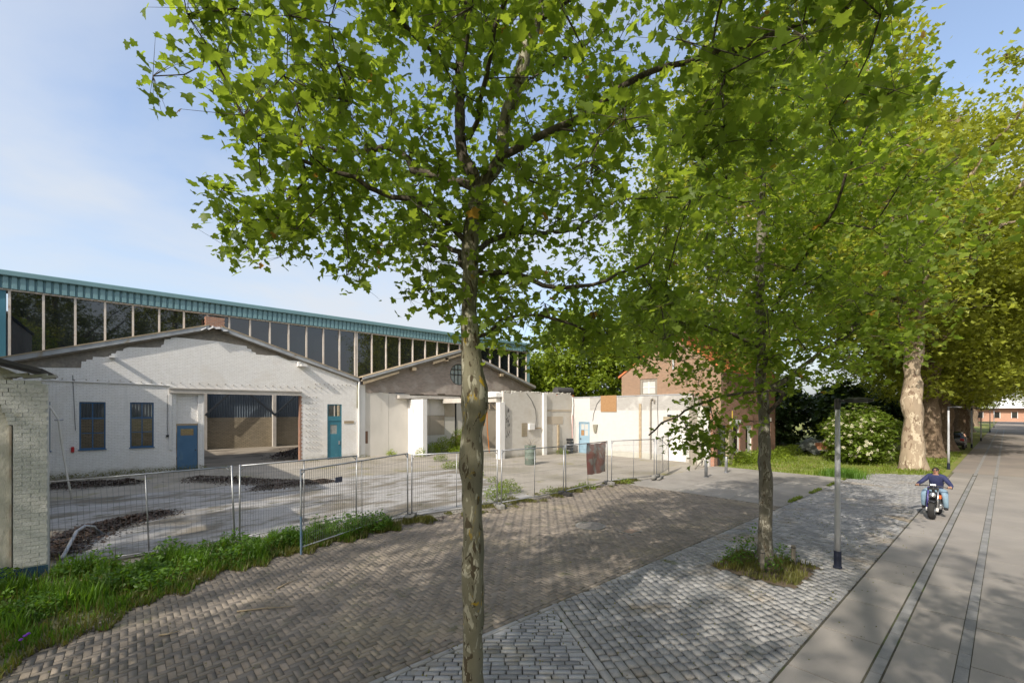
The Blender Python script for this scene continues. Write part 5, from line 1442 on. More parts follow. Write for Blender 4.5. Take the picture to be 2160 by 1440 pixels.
# ---------------- foreground plane tree
random.seed(21)
bx, by = 2.88, 3.92
def C1(lat, dep, z):                         # offsets from the trunk: lat along (.75,-.66), dep along (.66,.75)
    return (bx + .7506 * lat + .6608 * dep, by - .6608 * lat + .7506 * dep, z)
sk = Skel()
top = sk.limb([C1(0, 0, -.02), C1(0, 0, .8), C1(-.01, 0, 1.9), C1(-.02, 0, 2.9), C1(0.02, 0, 3.45), C1(-.03, 0, 4.0), C1(-.05, 0, 4.7), C1(-.01, 0, 5.4), C1(.06, 0, 5.85)], .122, .088, -1, .18, .006)
for i in range(len(sk.p)):
    z = sk.p[i][2]
    sk.r[i] += .05 * math.exp(-((z - 3.5) / .28) ** 2) + .03 * math.exp(-((z - 2.85) / .2) ** 2) + .07 * math.exp(-z / .12) + .008 * math.sin(z * 5.1)
NT = len(sk.p)
ll = sk.limb([sk.p[top], C1(-.10, .0, 6.2), C1(-.14, .02, 6.9), C1(-.08, .06, 7.8), C1(-.12, .1, 9.2), C1(0, .1, 10.8)], .068, .03, top, .2, .02)
rl = sk.limb([sk.p[top], C1(.26, .05, 6.25), C1(.40, .1, 6.8), C1(.52, .1, 7.3), C1(.8, .25, 8.2), C1(1.0, .3, 9.6), C1(1.1, .3, 10.8)], .072, .025, top, .2, .02)
def from_z(z): return sk.near((*C1(0, 0, z)[:2], z))
LB = [
 ([C1(.3, -.05, 6.15), C1(.75, -.15, 6.35), C1(1.25, -.3, 6.55), C1(1.75, -.5, 6.75), C1(2.5, -.8, 6.75), C1(3.3, -1.0, 6.9)], from_z(5.8), .05),
 ([C1(-.25, .05, 6.0), C1(-.6, .15, 6.15), C1(-1.0, .3, 6.5), C1(-1.6, .5, 6.55), C1(-2.5, .7, 7.0), C1(-3.3, .8, 7.7)], from_z(5.8), .045),
 ([C1(-.3, -.1, 5.45), C1(-.55, -.2, 5.6), C1(-1.2, -.4, 5.75), C1(-2.2, -.6, 6.1)], from_z(5.2), .035),
 ([C1(-.25, .3, 5.3), C1(-.7, .9, 5.6), C1(-1.2, 1.6, 5.9), C1(-1.7, 2.4, 6.5)], from_z(5.0), .035),
 ([C1(.1, .02, 4.95), C1(.38, .05, 4.97), C1(.85, .15, 4.82), C1(1.4, .3, 4.9), C1(2.1, .5, 5.2)], from_z(4.9), .034),
 ([C1(.3, .4, 5.5), C1(.8, 1.0, 5.8), C1(1.4, 1.9, 6.2), C1(2.2, 2.7, 7.0)], from_z(5.2), .035),
 ([C1(.15, .05, 4.28), C1(.35, .1, 4.45), C1(.8, .2, 4.5), C1(1.3, .35, 4.35)], from_z(4.2), .022),
 ([C1(.1, -.4, 6.4), C1(.3, -1.0, 6.9), C1(.7, -1.7, 7.4)], ll, .03),
 ([C1(-.5, -.3, 7.2), C1(-1.1, -.8, 7.7), C1(-2.1, -1.1, 8.3)], ll, .03),
 ([C1(1.2, -.3, 7.8), C1(2.0, -.6, 8.1), C1(2.9, -.9, 8.3)], rl, .03),
]
for pts, par, r in LB:
    k = sk.near(pts[0]) if par in (ll, rl) else par
    sk.limb([sk.p[k]] + pts, r, .014, k, .2, .03)
prof1 = [(4.15, .35), (4.5, 1.0), (4.9, 1.7), (5.3, 2.5), (5.7, 3.05), (6.3, 3.5), (7.2, 3.9), (8.3, 4.05), (9.5, 3.7), (10.8, 2.7), (11.8, 1.2)]
def az1(a):
    lat = math.cos(a) * .7506 - math.sin(a) * .6608; dep = math.cos(a) * .6608 + math.sin(a) * .7506
    return 1.0 + (.06 * lat if lat > 0 else .10 * lat) - (.22 * -dep if dep < 0 else .0)
T = crown_points(560, prof1, bx, by, .55, az1)
r2 = np.random.default_rng(9)
for _ in range(28):
    T.append(C1(r2.uniform(.3, 2.6), r2.uniform(-.4, 1.6), r2.uniform(4.15, 5.0)))
for _ in range(44):
    T.append(C1(r2.uniform(2.2, 4.0), r2.uniform(-1.6, .6), r2.uniform(5.7, 8.2)))
for _ in range(24):
    T.append(C1(r2.uniform(-3.1, -1.2), r2.uniform(-.2, 1.0), r2.uniform(5.35, 6.0)))
T = [q for q in T if (Vector(q) - Vector((0, 0, 3.4))).length > 3.7]
ends = sk.join(T, .22, .35, first=int(NT * .66))
tree1 = make_tree('plane_tree', (bx, by, 0), 'foreground plane tree with slim mottled trunk spotted with yellow lichen', 'street plane trees', sk, .075, ends, 37, .17, .083, LT, MAT['leaf1'], MAT['bark1'], .45, .7, nparts=300, seed=3)

# ---------------- second plane tree in the square pit
random.seed(22)
bx, by = 10.62, 3.56
sk = Skel()
top = sk.limb([(bx, by, -.02), (bx + .01, by, 1.2), (bx - .02, by, 2.6), (bx - .06, by + .03, 3.9), (bx - .1, by + .05, 5.2), (bx - .16, by + .05, 6.6), (bx - .1, by, 8.5), (bx, by, 10.6)], .148, .035, -1, .25, .012)
for i in range(len(sk.p)): sk.r[i] += .09 * math.exp(-sk.p[i][2] / .18)
def zb(z): return sk.near((bx - .06, by, z))
for pts, z, r in (([(bx + .5, by - .6, 4.4), (bx + 1.2, by - 1.4, 5.3), (bx + 1.7, by - 2.0, 6.6), (bx + 2.0, by - 2.6, 7.8)], 3.9, .06),
                  ([(bx - .6, by + .3, 5.0), (bx - 1.5, by + .9, 5.3), (bx - 2.5, by + 1.6, 5.2)], 4.8, .05),
                  ([(bx - .5, by - .5, 3.8), (bx - 1.2, by + .4, 3.7), (bx - 2.0, by + 1.0, 3.3), (bx - 2.6, by + 1.3, 2.9)], 3.3, .04),
                  ([(bx + .7, by + .5, 4.9), (bx + 1.6, by + 1.2, 5.6), (bx + 2.6, by + 1.6, 6.3)], 4.3, .05),
                  ([(bx - .7, by - .8, 6.2), (bx - 1.5, by - 1.6, 7.0), (bx - 2.2, by - 2.2, 7.8)], 5.4, .045),
                  ([(bx + .4, by + .9, 7.0), (bx + .9, by + 2.0, 8.0)], 6.2, .04)):
    k = zb(z); sk.limb([sk.p[k]] + pts, r, .016, k, .25, .04)
prof2 = [(3.6, .6), (4.0, 1.8), (4.5, 2.8), (5.1, 3.3), (6.2, 3.55), (7.6, 3.4), (9.0, 2.8), (10.4, 2.0), (11.5, .6)]
T = crown_points(540, prof2, bx, by, .55)
r2 = np.random.default_rng(19)
for _ in range(16):
    lat = r2.uniform(-2.1, -.2); z = 3.4 - r2.uniform(-.5, 1.1) * (.45 + .5 * (-lat / 2.1)) ; T.append((bx + .7506 * lat - .66 * .4 + r2.normal() * .2, by - .6608 * lat - .3 + r2.normal() * .3, z))
ends = sk.join(T, .25, .35, first=10)
tree2 = make_tree('plane_tree', (bx, by, 0), 'second plane tree standing in the square weedy pit beside the near lamp', 'street plane trees', sk, .075, ends, 34, .2, .093, LT, MAT['leaf2'], MAT['bark2'], .45, .6, seed=4)

# ---------------- street trees just outside the frame (they shade the foreground and show in the hall glass)
for (x, y, rz, s, lab) in ((-7.6, 3.4, 1.3, 1.05, 'plane tree of the street row just before the foreground tree'), (-1.5, -4.4, 3.9, 1.0, 'plane tree on the opposite side of the road beside the camera')):
    c = copy_tree(tree2); c.location = (x, y, 0); c.rotation_euler = (0, 0, rz); c.scale = (s, s, s); c['label'] = lab

# ---------------- big old planes along the road
ST = small_template()
def big_tree(base, lab, trunkr, fork, prof, seed, limbs, ncl, per, bark, size=.30, off=(0, 0), leafm=None, coff=(0, 0)):
    random.seed(seed); rg = np.random.default_rng(seed)
    bx, by = base; sk = Skel()
    top = sk.limb([(bx, by, -.1), (bx - .1, by, fork * .35), (bx + .05, by + .05, fork * .7), (bx, by, fork), (bx + off[0] * .3, by + off[1] * .3, fork + 5), (bx + off[0], by + off[1], prof[-1][0] - 2)], trunkr, trunkr * .22, -1, .5, .04)
    for i in range(len(sk.p)): sk.r[i] += trunkr * .55 * math.exp(-max(0, sk.p[i][2]) / .45) + trunkr * .06 * math.sin(sk.p[i][2] * 2.1 + seed)
    LE = []
    for k in range(limbs):
        a = 2.4 * k + rg.uniform(-.3, .3); z = fork + (k % 4) * 1.2 + rg.uniform(-.4, .6); L = rg.uniform(4, 7)
        i = sk.near((bx, by, z)); p = Vector(sk.p[i]); d = Vector((math.cos(a), math.sin(a), 0))
        sk.limb([p, p + d * L * .3 + Vector((0, 0, L * .3)), p + d * L * .65 + Vector((0, 0, L * .75)), p + d * L + Vector((0, 0, L * 1.15))], trunkr * .42, .05, i, .5, .08)
        LE.append((p, d, L))
    T = crown_points(ncl, prof, bx + off[0] * .6 + coff[0], by + off[1] * .6 + coff[1], .42, None, rg)
    for (p, d, L) in LE:                         # every limb carries its own foliage
        for _ in range(int(ncl / 26)):
            u = rg.uniform(.3, 1.05); q = p + d * L * u + Vector((0, 0, L * 1.15 * u))
            T.append((q.x + rg.normal() * 1.5, q.y + rg.normal() * 1.5, q.z + rg.normal() * 1.3))
    ends = sk.join(T, .55, .3, first=max(4, int(fork / .5)))
    return make_tree('plane_tree', (bx, by, 0), lab, 'old plane trees along the road', sk, .16, ends, per, .5, size, ST, leafm or MAT['leaf3'], bark, .35, .35, twig=False, seed=seed)
pr = [(6.4, 2.2), (8, 5.2), (10.5, 7.6), (13.5, 8.6), (18, 8.5), (23, 7.4), (27, 5.0), (31, .8)]
big1 = big_tree((34.2, 3.6), 'big plane tree with pale mottled bole at the corner of the cobbles', .50, 7.5, pr, 31, 9, 700, 64, MAT['bark3'], .25, (-2.0, 2.5), None, (-2.0, 5.0))
pr2 = [(4.4, 3), (6, 5.6), (9, 7.4), (14, 8.0), (19, 7.0), (23.5, 4.2), (26.3, .8)]
big2 = big_tree((43.9, 3.9), 'massive forked plane tree with dark rough trunk behind the pale one', .78, 5.6, pr2, 33, 10, 620, 64, MAT['bark4'], .26, (1.0, -1.5))
c = copy_tree(big2); c.location = (52.6, 3.85, 0); c.rotation_euler = (0, 0, 2.1); c['label'] = 'third old plane tree, its dark trunk half hidden behind the massive one'
for (x, y, rz, s, lab) in ((68, 3.5, .8, .9, 'old plane tree beyond the parked car, before the blue grey building'), (84, 4.4, 3.3, 1.0, 'old plane tree with broad pale foot far along the road'), (100, 3.9, 5.0, .95, 'old plane tree far along the road beyond the broad footed one'),
                           (92, -10, 1.0, .95, 'old plane tree leaning over the far right road side'), (-6, -17, 1.7, .95, 'old plane tree across the street mirrored in the first hall panes'), (5, -20, 2.3, .9, 'old plane tree across the street mirrored beside the ridge stub'), (37, -16, 4.4, .95, 'old plane tree across the street mirrored above the second gable'), (165, -7, 1.5, .9, 'old plane tree near the distant brick building, right'), (182, 7, 5.5, .9, 'old plane tree near the distant brick building, left'), (118, -8, 4.0, .9, 'farthest old plane tree at the right road side'), (140, 5, 2.0, .9, 'farthest old plane tree at the left road side')):
    c = copy_tree(big1 if s > .92 else big2); c.location = (x, y, 0); c.rotation_euler = (0, 0, rz); c.scale = (s, s, s); c['label'] = lab

big3 = big_tree((-25, 4.0), 'old plane tree far behind the viewer that shades the clinkers', .5, 7, pr2, 35, 9, 250, 32, MAT['bark3'], .27, (0, 0))
c = copy_tree(big3); c.location = (-20, -4.8, 0); c.rotation_euler = (0, 0, 2.9); c['label'] = 'old plane tree across the road behind the viewer that shades the slabs'
c = copy_tree(big3); c.location = (-27, 12.5, 0); c.rotation_euler = (0, 0, 4.6); c['label'] = 'old plane tree behind the cut off wall that shades the front of the yard'
# ---------------- garden trees behind the house
pg = [(2.0, 2.5), (4, 4.6), (7, 5.6), (10, 5.4), (13, 3.8), (15.5, .8)]
g1 = big_tree((38.5, 31.5), 'bright green garden tree left of the brick house', .3, 4, pg, 41, 6, 380, 40, MAT['bark4'], .36, (0, 0), MAT['leaf4'])
g1['group'] = 'garden trees behind the house'
for (x, y, rz, s, lab) in ((46, 26.5, 2.2, 1.15, 'tall bright tree directly behind the brick house'), (54, 22, 4.1, 1.0, 'bright tree behind the right end of the brick house'), (33.5, 37, 1.0, .75, 'smaller bright tree between hall and garden tree')):
    c = copy_tree(g1); c.location = (x, y, 0); c.rotation_euler = (0, 0, rz); c.scale = (s, s, s); c['label'] = lab

# ---------------- shrubs
def shrub(name, base, lab, rx, ry, h, n, size, leafm, seed, flowers=0, group=None, lo=.1):
    rg = np.random.default_rng(seed); random.seed(seed)
    t = thing(name, (base[0], base[1], 0), lab, 'shrub', group); o = org(t)
    sk = Skel(); root = None
    for k in range(9):
        a = 2 * math.pi * k / 9 + rg.uniform(-.3, .3)
        sk.limb([(base[0], base[1], 0), (base[0] + rx * .3 * math.cos(a), base[1] + ry * .3 * math.sin(a), h * .35), (base[0] + rx * .65 * math.cos(a), base[1] + ry * .65 * math.sin(a), h * .75)], .05, .015, -1, .3, .03)
    T = []
    while len(T) < n // 14:
        q = rg.normal(size=3); q /= np.linalg.norm(q); q *= rg.uniform() ** .3 * (1 + .12 * math.sin(q[0] * 5 + seed) + .1 * math.sin(q[2] * 7))
        z = h * .5 + q[2] * h * .52
        if z > lo: T.append((base[0] + q[0] * rx, base[1] + q[1] * ry, z))
    ends = sk.join(T, .3, .2)
    sk.thicken(.004)
    sk.mesh(0, 99).build('stems', MAT['bark4'], t)
    P, Rm, S = leaves_around(ends, sk, 14, .2, size, None, .5, .4, rg)
    V, F, k = scatter(P - np.array(o), Rm, S, small_template())
    me = np_mesh('foliage', V, F, leafm, np.repeat(rg.uniform(size=len(P)), k)); c = bpy.data.objects.new('foliage', me); link(c, t); tag(c, kind='stuff')
    if flowers:
        E = np.array([sk.p[i] for i in ends]); cen = np.array([base[0], base[1], h * .45])
        dd = (E - cen) / np.array([rx, ry, h * .5]); keep = np.where(np.linalg.norm(dd, axis=1) > .75)[0]
        keep = rg.permutation(keep)[:flowers]
        FV, FFc = [], []; b = 0
        for i in keep:
            nrm = dd[i] / np.linalg.norm(dd[i]) + np.array([0, 0, .9]); nrm /= np.linalg.norm(nrm)
            cc = E[i] + nrm * .18 - np.array(o)
            u = np.cross(nrm, [1, .2, .1]); u /= np.linalg.norm(u); w = np.cross(nrm, u)
            for q in range(12):
                a = q * 2.4; rr = .11 * math.sqrt((q + .5) / 12); p = cc + u * rr * math.cos(a) + w * rr * math.sin(a) + nrm * rg.uniform(-.01, .02)
                FV += [p + u * .023, p + w * .023, p - u * .023, p - w * .023]; FFc.append((b, b + 1, b + 2, b + 3)); b += 4
        me = np_mesh('flower_umbels', np.array(FV), np.array(FFc), MAT['flower']); c = bpy.data.objects.new('flower_umbels', me); link(c, t); tag(c, kind='stuff')
    return t
shrub('elder_bush', (35.6, 6.35), 'large elder bush full of flat cream flower heads', 2.5, 1.9, 3.7, 9000, .20, MAT['leafbush'], 51, 250)
for (x, y, rx, ry, h, sd, lab) in ((49, 15.2, 4.0, 2.6, 6.5, 61, 'dark evergreen thicket right behind the house corner'), (57, 12.2, 4.2, 2.6, 6.2, 62, 'dark evergreen thicket behind the log trailer'), (48, 9.6, 3.0, 2.0, 5.5, 64, 'dark evergreen thicket between flowering bush and trunks'), (66, 10.5, 4.5, 3.0, 6.5, 65, 'dark evergreen thicket farthest along the lawn edge')):
    shrub('dark_thicket', (x, y), lab, rx, ry, h, 7000, .36, MAT['leafdark'], sd, 0, 'dark evergreen thickets')

# ---------------- grass and weeds
def blades(name, pts, hts, mat, label, cat, wid=.012, lean=.35, seed=1, parent=None):
    rg = np.random.default_rng(seed); n = len(pts); P = np.asarray(pts); Hh = np.asarray(hts)
    a = rg.uniform(0, 2 * math.pi, n); d = np.stack([np.cos(a), np.sin(a), np.zeros(n)], 1); s = np.stack([-np.sin(a), np.cos(a), np.zeros(n)], 1)
    le = (lean * rg.uniform(.2, 1.2, n) * Hh)[:, None]; w = (wid * rg.uniform(.6, 1.5, n))[:, None]; up = np.zeros((n, 3)); up[:, 2] = Hh
    V = np.stack([P - s * w, P + s * w, P + up * .55 + d * le * .35 - s * w * .75, P + up * .55 + d * le * .35 + s * w * .75, P + up * (1 - .12 * rg.uniform(size=(n, 1))) + d * le], 1)
    F = np.array([(0, 1, 3), (0, 3, 2), (2, 3, 4)]); FF = F[None] + (np.arange(n) * 5)[:, None, None]
    me = np_mesh(name, V.reshape(-1, 3), FF.reshape(-1, 3), mat, np.repeat(rg.uniform(size=n), 3))
    o = bpy.data.objects.new(name, me); link(o, parent)
    if parent is None: tag(o, label, cat)
    tag(o, kind='stuff')
    return o
rg = np.random.default_rng(77)
LOW = [(-4, 8.2), (-1.22, 8.5), (-.39, 9.35), (1.3, 10.65), (3.4, 11.2), (6.2, 11.62), (9.3, 11.35), (15.2, 11.85), (19, 11.6)]
HIG = [(-4, 13.0), (-1.2, 13.0), (0, 12.6), (1.3, 12.6), (3.4, 12.4), (5.2, 12.4), (6.2, 12.25), (9.3, 12.35), (12, 12.8), (15.2, 12.7), (19, 12.1)]
lx, ly = zip(*LOW); hx, hy = zip(*HIG)
def band(n, x0, x1, pw=1.0):
    x = rg.uniform(x0, x1, n); a = np.interp(x, lx, ly); b = np.interp(x, hx, hy); f = rg.uniform(size=n) ** pw
    a = a + .16 * np.sin(x * 5.3) + .12 * np.sin(x * 12.7 + 1) + np.abs(rg.normal(size=n)) * .10 - .1
    return np.stack([x, a + (b - a) * f, np.full(n, .015)], 1), f
def patchy(P, s=1.1, thr=.0, ph=0.0):
    q = np.sin(P[:, 0] * 2.1 * s + ph) * np.sin(P[:, 1] * 2.9 * s + 1.3 + ph) + .6 * np.sin(P[:, 0] * 5.3 * s + P[:, 1] * 3.1 * s) + .4 * np.sin(P[:, 0] * 11 * s - P[:, 1] * 7 * s)
    return q
P, f = band(26000, -4, 5.8, .8); q = patchy(P); keep = (q > -.35) | (rg.uniform(size=len(P)) < .3); P, f, q = P[keep], f[keep], q[keep]
h = (.08 + .22 * np.clip(q + .5, 0, 1.6) * np.clip(f * 3, .15, 1)) * rg.uniform(.6, 1.25, len(P))
blades('tall_weeds', P, h, MAT['grass'], 'tall green weeds and grass along the foot of the fence', 'weeds', .011, .4, 1)
P, f = band(1500, -4, 6, .9); blades('dry_stalks', P, rg.uniform(.15, .48, len(P)), MAT['drygrass'], 'dry straw coloured stalks standing among the tall weeds', 'weeds', .006, .45, 5)
P, f = band(8000, -4, 6, 2.0); blades('dry_grass', P, rg.uniform(.05, .2, len(P)), MAT['drygrass'], 'short dry grass at the edge of the clinkers', 'grass', .008, .7, 2)
P, f = band(14000, 5.4, 18.5, 1.0); q = patchy(P, .8); keep = q > -.1; P, q = P[keep], q[keep]
blades('low_weeds', P, .05 + .10 * np.clip(q, 0, 1) * rg.uniform(.4, 1.4, len(P)), MAT['drygrass'], 'low olive weeds under the fence beyond the trunk', 'weeds', .010, .6, 3)
# dead leaf crumbs mixed between weeds
P, f = band(5000, -3, 18, 3.0)
V, F, k = scatter(np.c_[P[:, :2], np.full(len(P), .036)], leaf_frames(len(P), 3.0, .0, rg), rg.uniform(.03, .07, len(P)), oval_template())
o = bpy.data.objects.new('leaf_crumbs', np_mesh('leaf_crumbs', V, F, MAT['litter'], np.repeat(rg.uniform(size=len(P)), k))); link(o); tag(o, 'brown leaf crumbs along the clinker edge', 'leaf litter', kind='stuff')
m = 900; x = rg.uniform(-3, 20, m); y = 2.1 + rg.uniform(size=m) * 9.2; kp = (y < np.interp(x, lx, ly)) & (y > 1.0)
P = np.c_[x, y, np.full(m, .040)][kp]
V, F, k = scatter(P, leaf_frames(len(P), 4.0, .0, rg), rg.uniform(.018, .055, len(P)), oval_template())
o = bpy.data.objects.new('paving_litter', np_mesh('paving_litter', V, F, MAT['litter'], np.repeat(rg.uniform(size=len(P)), k))); link(o); tag(o, 'scattered leaf crumbs lying on clinkers and cobbles', 'leaf litter', kind='stuff')
# broad leaved weeds
def weed_clump(n, centers, hmax, mat, name, label, seed, size=.07):
    rg = np.random.default_rng(seed); P = []; S = []
    for (x, y, r, h) in centers:
        m = int(n * r * r * 8 * h) + 20
        a = rg.uniform(0, 6.28, m); q = np.sqrt(rg.uniform(size=m)) * r; z = rg.uniform(.03, 1, m) ** .8 * h * (1 - .55 * (q / r) ** 2)
        P.append(np.c_[x + q * np.cos(a), y + q * np.sin(a), z]); S.append(rg.uniform(.6, 1.3, m) * size)
    P = np.vstack(P); S = np.concatenate(S)
    V, F, k = scatter(P, leaf_frames(len(P), .5, .1, rg), S, oval_template())
    o = bpy.data.objects.new(name, np_mesh(name, V, F, mat, np.repeat(rg.uniform(size=len(P)), k))); link(o); tag(o, label, 'weeds', kind='stuff')
cl = [(rg.uniform(-2.6, 5.4), 0, rg.uniform(.2, .5), rg.uniform(.3, .62)) for _ in range(46)]
cl = [(x, float(np.interp(x, lx, ly) + rg.uniform(.25, .95) * (np.interp(x, hx, hy) - np.interp(x, lx, ly))), r, h) for x, _, r, h in cl]
weed_clump(420, cl, 0, MAT['grass'], 'leafy_weeds', 'leafy green weed clumps at the toothed brick pier and fence', 8, .085)
cl = [(10.9, 13.3, .5, .55), (11.8, 13.6, .55, .6), (12.4, 14.6, .4, .4), (12.9, 16.0, .35, .35), (10.3, 12.6, .4, .3), (13.6, 18.4, .5, .4), (13.0, 12.4, .4, .3), (15.0, 12.2, .5, .3), (17.4, 11.9, .5, .25), (14.3, 21.6, .6, .5), (15.8, 25.2, .5, .6)]
weed_clump(420, cl, 0, MAT['lawnblade'], 'yard_weeds', 'sunlit weeds growing in the yard seam behind the foreground trunk', 9, .08)
cl = [(17.9, 29.9, .7, 1.0), (19.2, 30.2, .8, 1.4), (20.6, 30.1, .8, 2.0), (21.4, 30.4, .5, 2.4), (16.2, 28.6, .4, .8), (20.0, 29.4, .9, .6), (15.0, 30.9, .4, .5), (25.6, 23.1, .5, .5)]
weed_clump(260, cl, 0, MAT['leaf4'], 'wall_weeds', 'bright green weeds and creeper at the foot of the second gable', 10, .10)
cl = [(x, 11.2 + rg.uniform(-.4, .3), .55, rg.uniform(.5, 1.0)) for x in np.arange(28.9, 37, .55)] + [(38.5, 11, .7, .9), (33.5, 10, .8, .5), (27.6, 11.3, .4, .7)]
weed_clump(150, cl, 0, MAT['leaf4'], 'house_weeds', 'bright yellow green weeds along the brick house front', 12, .12)
cl = [(-3 + i * .55, 30.85, .4, .35) for i in range(12)] + [(4.4, 30.6, .3, .2), (9.3, 30.8, .4, .2), (12.9, 30.7, .4, .3)]
weed_clump(220, cl, 0, MAT['drygrass'], 'wall_foot_weeds', 'mossy weeds along the foot of the white workshop wall', 13, .07)
# square pit planting
m = 2600; Pp = np.c_[rg.uniform(PIT[0] + .03, PIT[1] - .03, m), rg.uniform(PIT[2] + .03, PIT[3] - .03, m), np.full(m, .02)]
q = patchy(Pp, 2.0); Pp = Pp[q > -.3]
blades('pit_grass', Pp, rg.uniform(.04, .2, len(Pp)), MAT['drygrass'], 'dry grass filling the square tree pit', 'grass', .008, .6, 15)
weed_clump(420, [(10.35, 3.95, .35, .6), (10.95, 3.35, .32, .5), (10.2, 3.3, .25, .35), (11.0, 3.9, .2, .8), (9.9, 4.0, .22, .4)], 0, MAT['grass'], 'pit_weeds', 'dark green weeds round the second trunk in the pit', 16, .07)
for (x, y, lab) in ((10.05, 3.42, 'short wooden stake left of the second trunk'), (10.95, 3.10, 'short wooden stake in front of the second trunk')):
    t = thing('stake', (x, y, .02), lab, 'stake', 'sawn off tree stakes'); MB().lathe([(.045, .0), (.045, .42), (.03, .44)], (x, y, .02), 9).build('post', MAT['greywood'], t); MB().lathe([(.05, .0), (.05, .015), (.046, .02)], (x, y, .40), 9).build('iron_band', MAT['blacksteel'], t)
# lawn
m = 26000; Pl = np.c_[rg.uniform(26.9, 50, m), rg.uniform(2.3, 14, m), np.full(m, .012)]
ok = (Pl[:, 1] > np.interp(Pl[:, 0], [26.9, 28.6, 30.1, 31.2, 31.8], [5.2, 4.95, 4.55, 3.4, 2.1])) & ~((Pl[:, 0] < 37.3) & (Pl[:, 1] > 11.6))
Pl = Pl[ok]; q = patchy(Pl, .35); 
blades('lawn_grass', Pl, (.06 + .10 * np.clip(q + .3, 0, 1)) * rg.uniform(.6, 1.4, len(Pl)), MAT['lawnblade'], 'sunny yellow green lawn between house and old planes', 'grass', .016, .5, 17)
m = 2500; Pl = np.c_[26.9 + np.abs(rg.normal(size=m)) * .9, 5.6 + rg.normal(size=m) * .35, np.full(m, .012)]; Pl = Pl[Pl[:, 0] > 26.85]
blades('grass_tuft', Pl, rg.uniform(.15, .5, len(Pl)), MAT['grass'], 'taller green grass tuft at the apron corner', 'grass', .014, .5, 18)
m = 1600; Pl = np.c_[rg.uniform(17.4, 26.6, m), 5.24 + np.abs(rg.normal(size=m)) * .07, np.full(m, .03)]; Pl = Pl[np.sin(Pl[:, 0] * 2.4) > -.2]
blades('kerb_grass', Pl, rg.uniform(.03, .12, len(Pl)), MAT['lawnblade'], 'grass growing in the joint between apron and cobbles', 'grass', .012, .7, 19)
# moss and tiny weeds in the cobble joints
m = 7000; x = rg.uniform(-2, 20, m); y = rg.uniform(2, 9.5, m); y = np.where((y < 5.3) | (rg.uniform(size=m) < .5), y, y - 4); Pj = np.c_[x, y, np.full(m, .02)]; Pj = Pj[patchy(Pj, 1.5) > .35]
blades('joint_moss', Pj, rg.uniform(.012, .035, len(Pj)), MAT['drygrass'], 'moss tufts between the cobbles', 'moss', .012, 1.0, 20)

# ---------------- heaps of dead leaves
def heap(name, poly_pts, h, n, lab, seed, size=.075):
    rg = np.random.default_rng(seed)
    a = np.array(poly_pts)
    t = thing(name, (float(a[:, 0].mean()), float(a[:, 1].mean()), .05), lab, 'leaf heap', 'heaps of dead leaves'); o = org(t)
    idx = rg.integers(0, len(a), n); idx2 = (idx + rg.choice([0, 1], n)).clip(0, len(a) - 1); u = rg.uniform(size=n)[:, None]
    C = a[idx, :2] * (1 - u) + a[idx2, :2] * u; w = a[idx, 2]
    dx = rg.normal(size=n) * .42; dy = rg.normal(size=n) * .42
    P = np.c_[C[:, 0] + dx * w, C[:, 1] + dy * w, .055 + h * np.exp(-(dx ** 2 + dy ** 2) * 2.2) * rg.uniform(.75, 1.05, n)]
    V, F, k = scatter(P - np.array(o), leaf_frames(n, 1.0, .0, rg), rg.uniform(.6, 1.4, n) * size, small_template())
    c = bpy.data.objects.new('dead_leaves', np_mesh('dead_leaves', V, F, MAT['litter'], np.repeat(rg.uniform(size=n), k))); link(c, t); tag(c, kind='stuff')
heap('leaf_heap', [(-1.2, 14.6, .5), (-1.15, 15.4, .7), (-1.0, 16.2, .8), (-.7, 16.9, .8), (-.3, 17.4, .75), (.2, 17.8, .7), (.7, 18.1, .55)], .14, 5200, 'long heap of dead leaves behind the brick pier', 1)
heap('leaf_heap', [(2.6, 26.2, .9), (3.4, 25.2, 1.0), (4.2, 23.8, 1.0), (5.0, 22.6, 1.0), (6.0, 21.6, .9), (4.5, 21.2, .8), (6.8, 21.2, .6)], .15, 5200, 'spread heap of dead leaves at the edge of the shadow', 2, .085)
heap('leaf_heap', [(-3.0, 27.8, .9), (-2.0, 27.6, .9), (-1.0, 27.2, .8), (0, 26.9, .6)], .2, 2600, 'leaf heap along the shaded white workshop wall', 3, .09)
heap('leaf_heap', [(8.2, 33.5, 1.2), (9.4, 35, 1.6), (10.5, 37, 1.6), (12, 40, 2)], .5, 2600, 'dark leaf heap inside the open gateway', 4, .12)

# ================================================================== MOTORBIKE AND RIDER
BX, BY, BYAW = 19.32, 1.52, math.pi - .05       # bike faces the camera (towards -X)
bk = thing('motorbike', (BX, BY, .03), 'small black fat tyred motorbike ridden towards the viewer on the concrete road', 'motorbike'); ORG[bk.name] = Vector((0, 0, 0))
def wheel(x, nm):
    w = MB(); n = 26; m = 10; V = []; F = []
    for i in range(n):
        a = 2 * math.pi * i / n
        for j in range(m):
            b = 2 * math.pi * j / m; r = .205 + .07 * math.cos(b); V.append((x + r * math.cos(a), .082 * math.sin(b), .275 + r * math.sin(a)))
    for i in range(n):
        for j in range(m): F.append((i * m + j, i * m + (j + 1) % m, ((i + 1) % n) * m + (j + 1) % m, ((i + 1) % n) * m + j))
    w = w.add(V, F).build(nm, MAT['rubber'], bk, True)
    MB().lathe([(.03, -.09), (.06, -.06), (.15, -.055), (.155, 0), (.15, .055), (.06, .06), (.03, .09)], (x, 0, .275), 18, 'y').build('rim', MAT['galv'], w)
    return w
wheel(.55, 'front_wheel'); wheel(-.55, 'rear_wheel')
chrome = M('chrome', (.55, .55, .56), None, 2, .2, metal=.9, kind='obj')
purple = M('violet_fork', (.06, .05, .22), None, 2, .35, kind='obj', spec=.5)
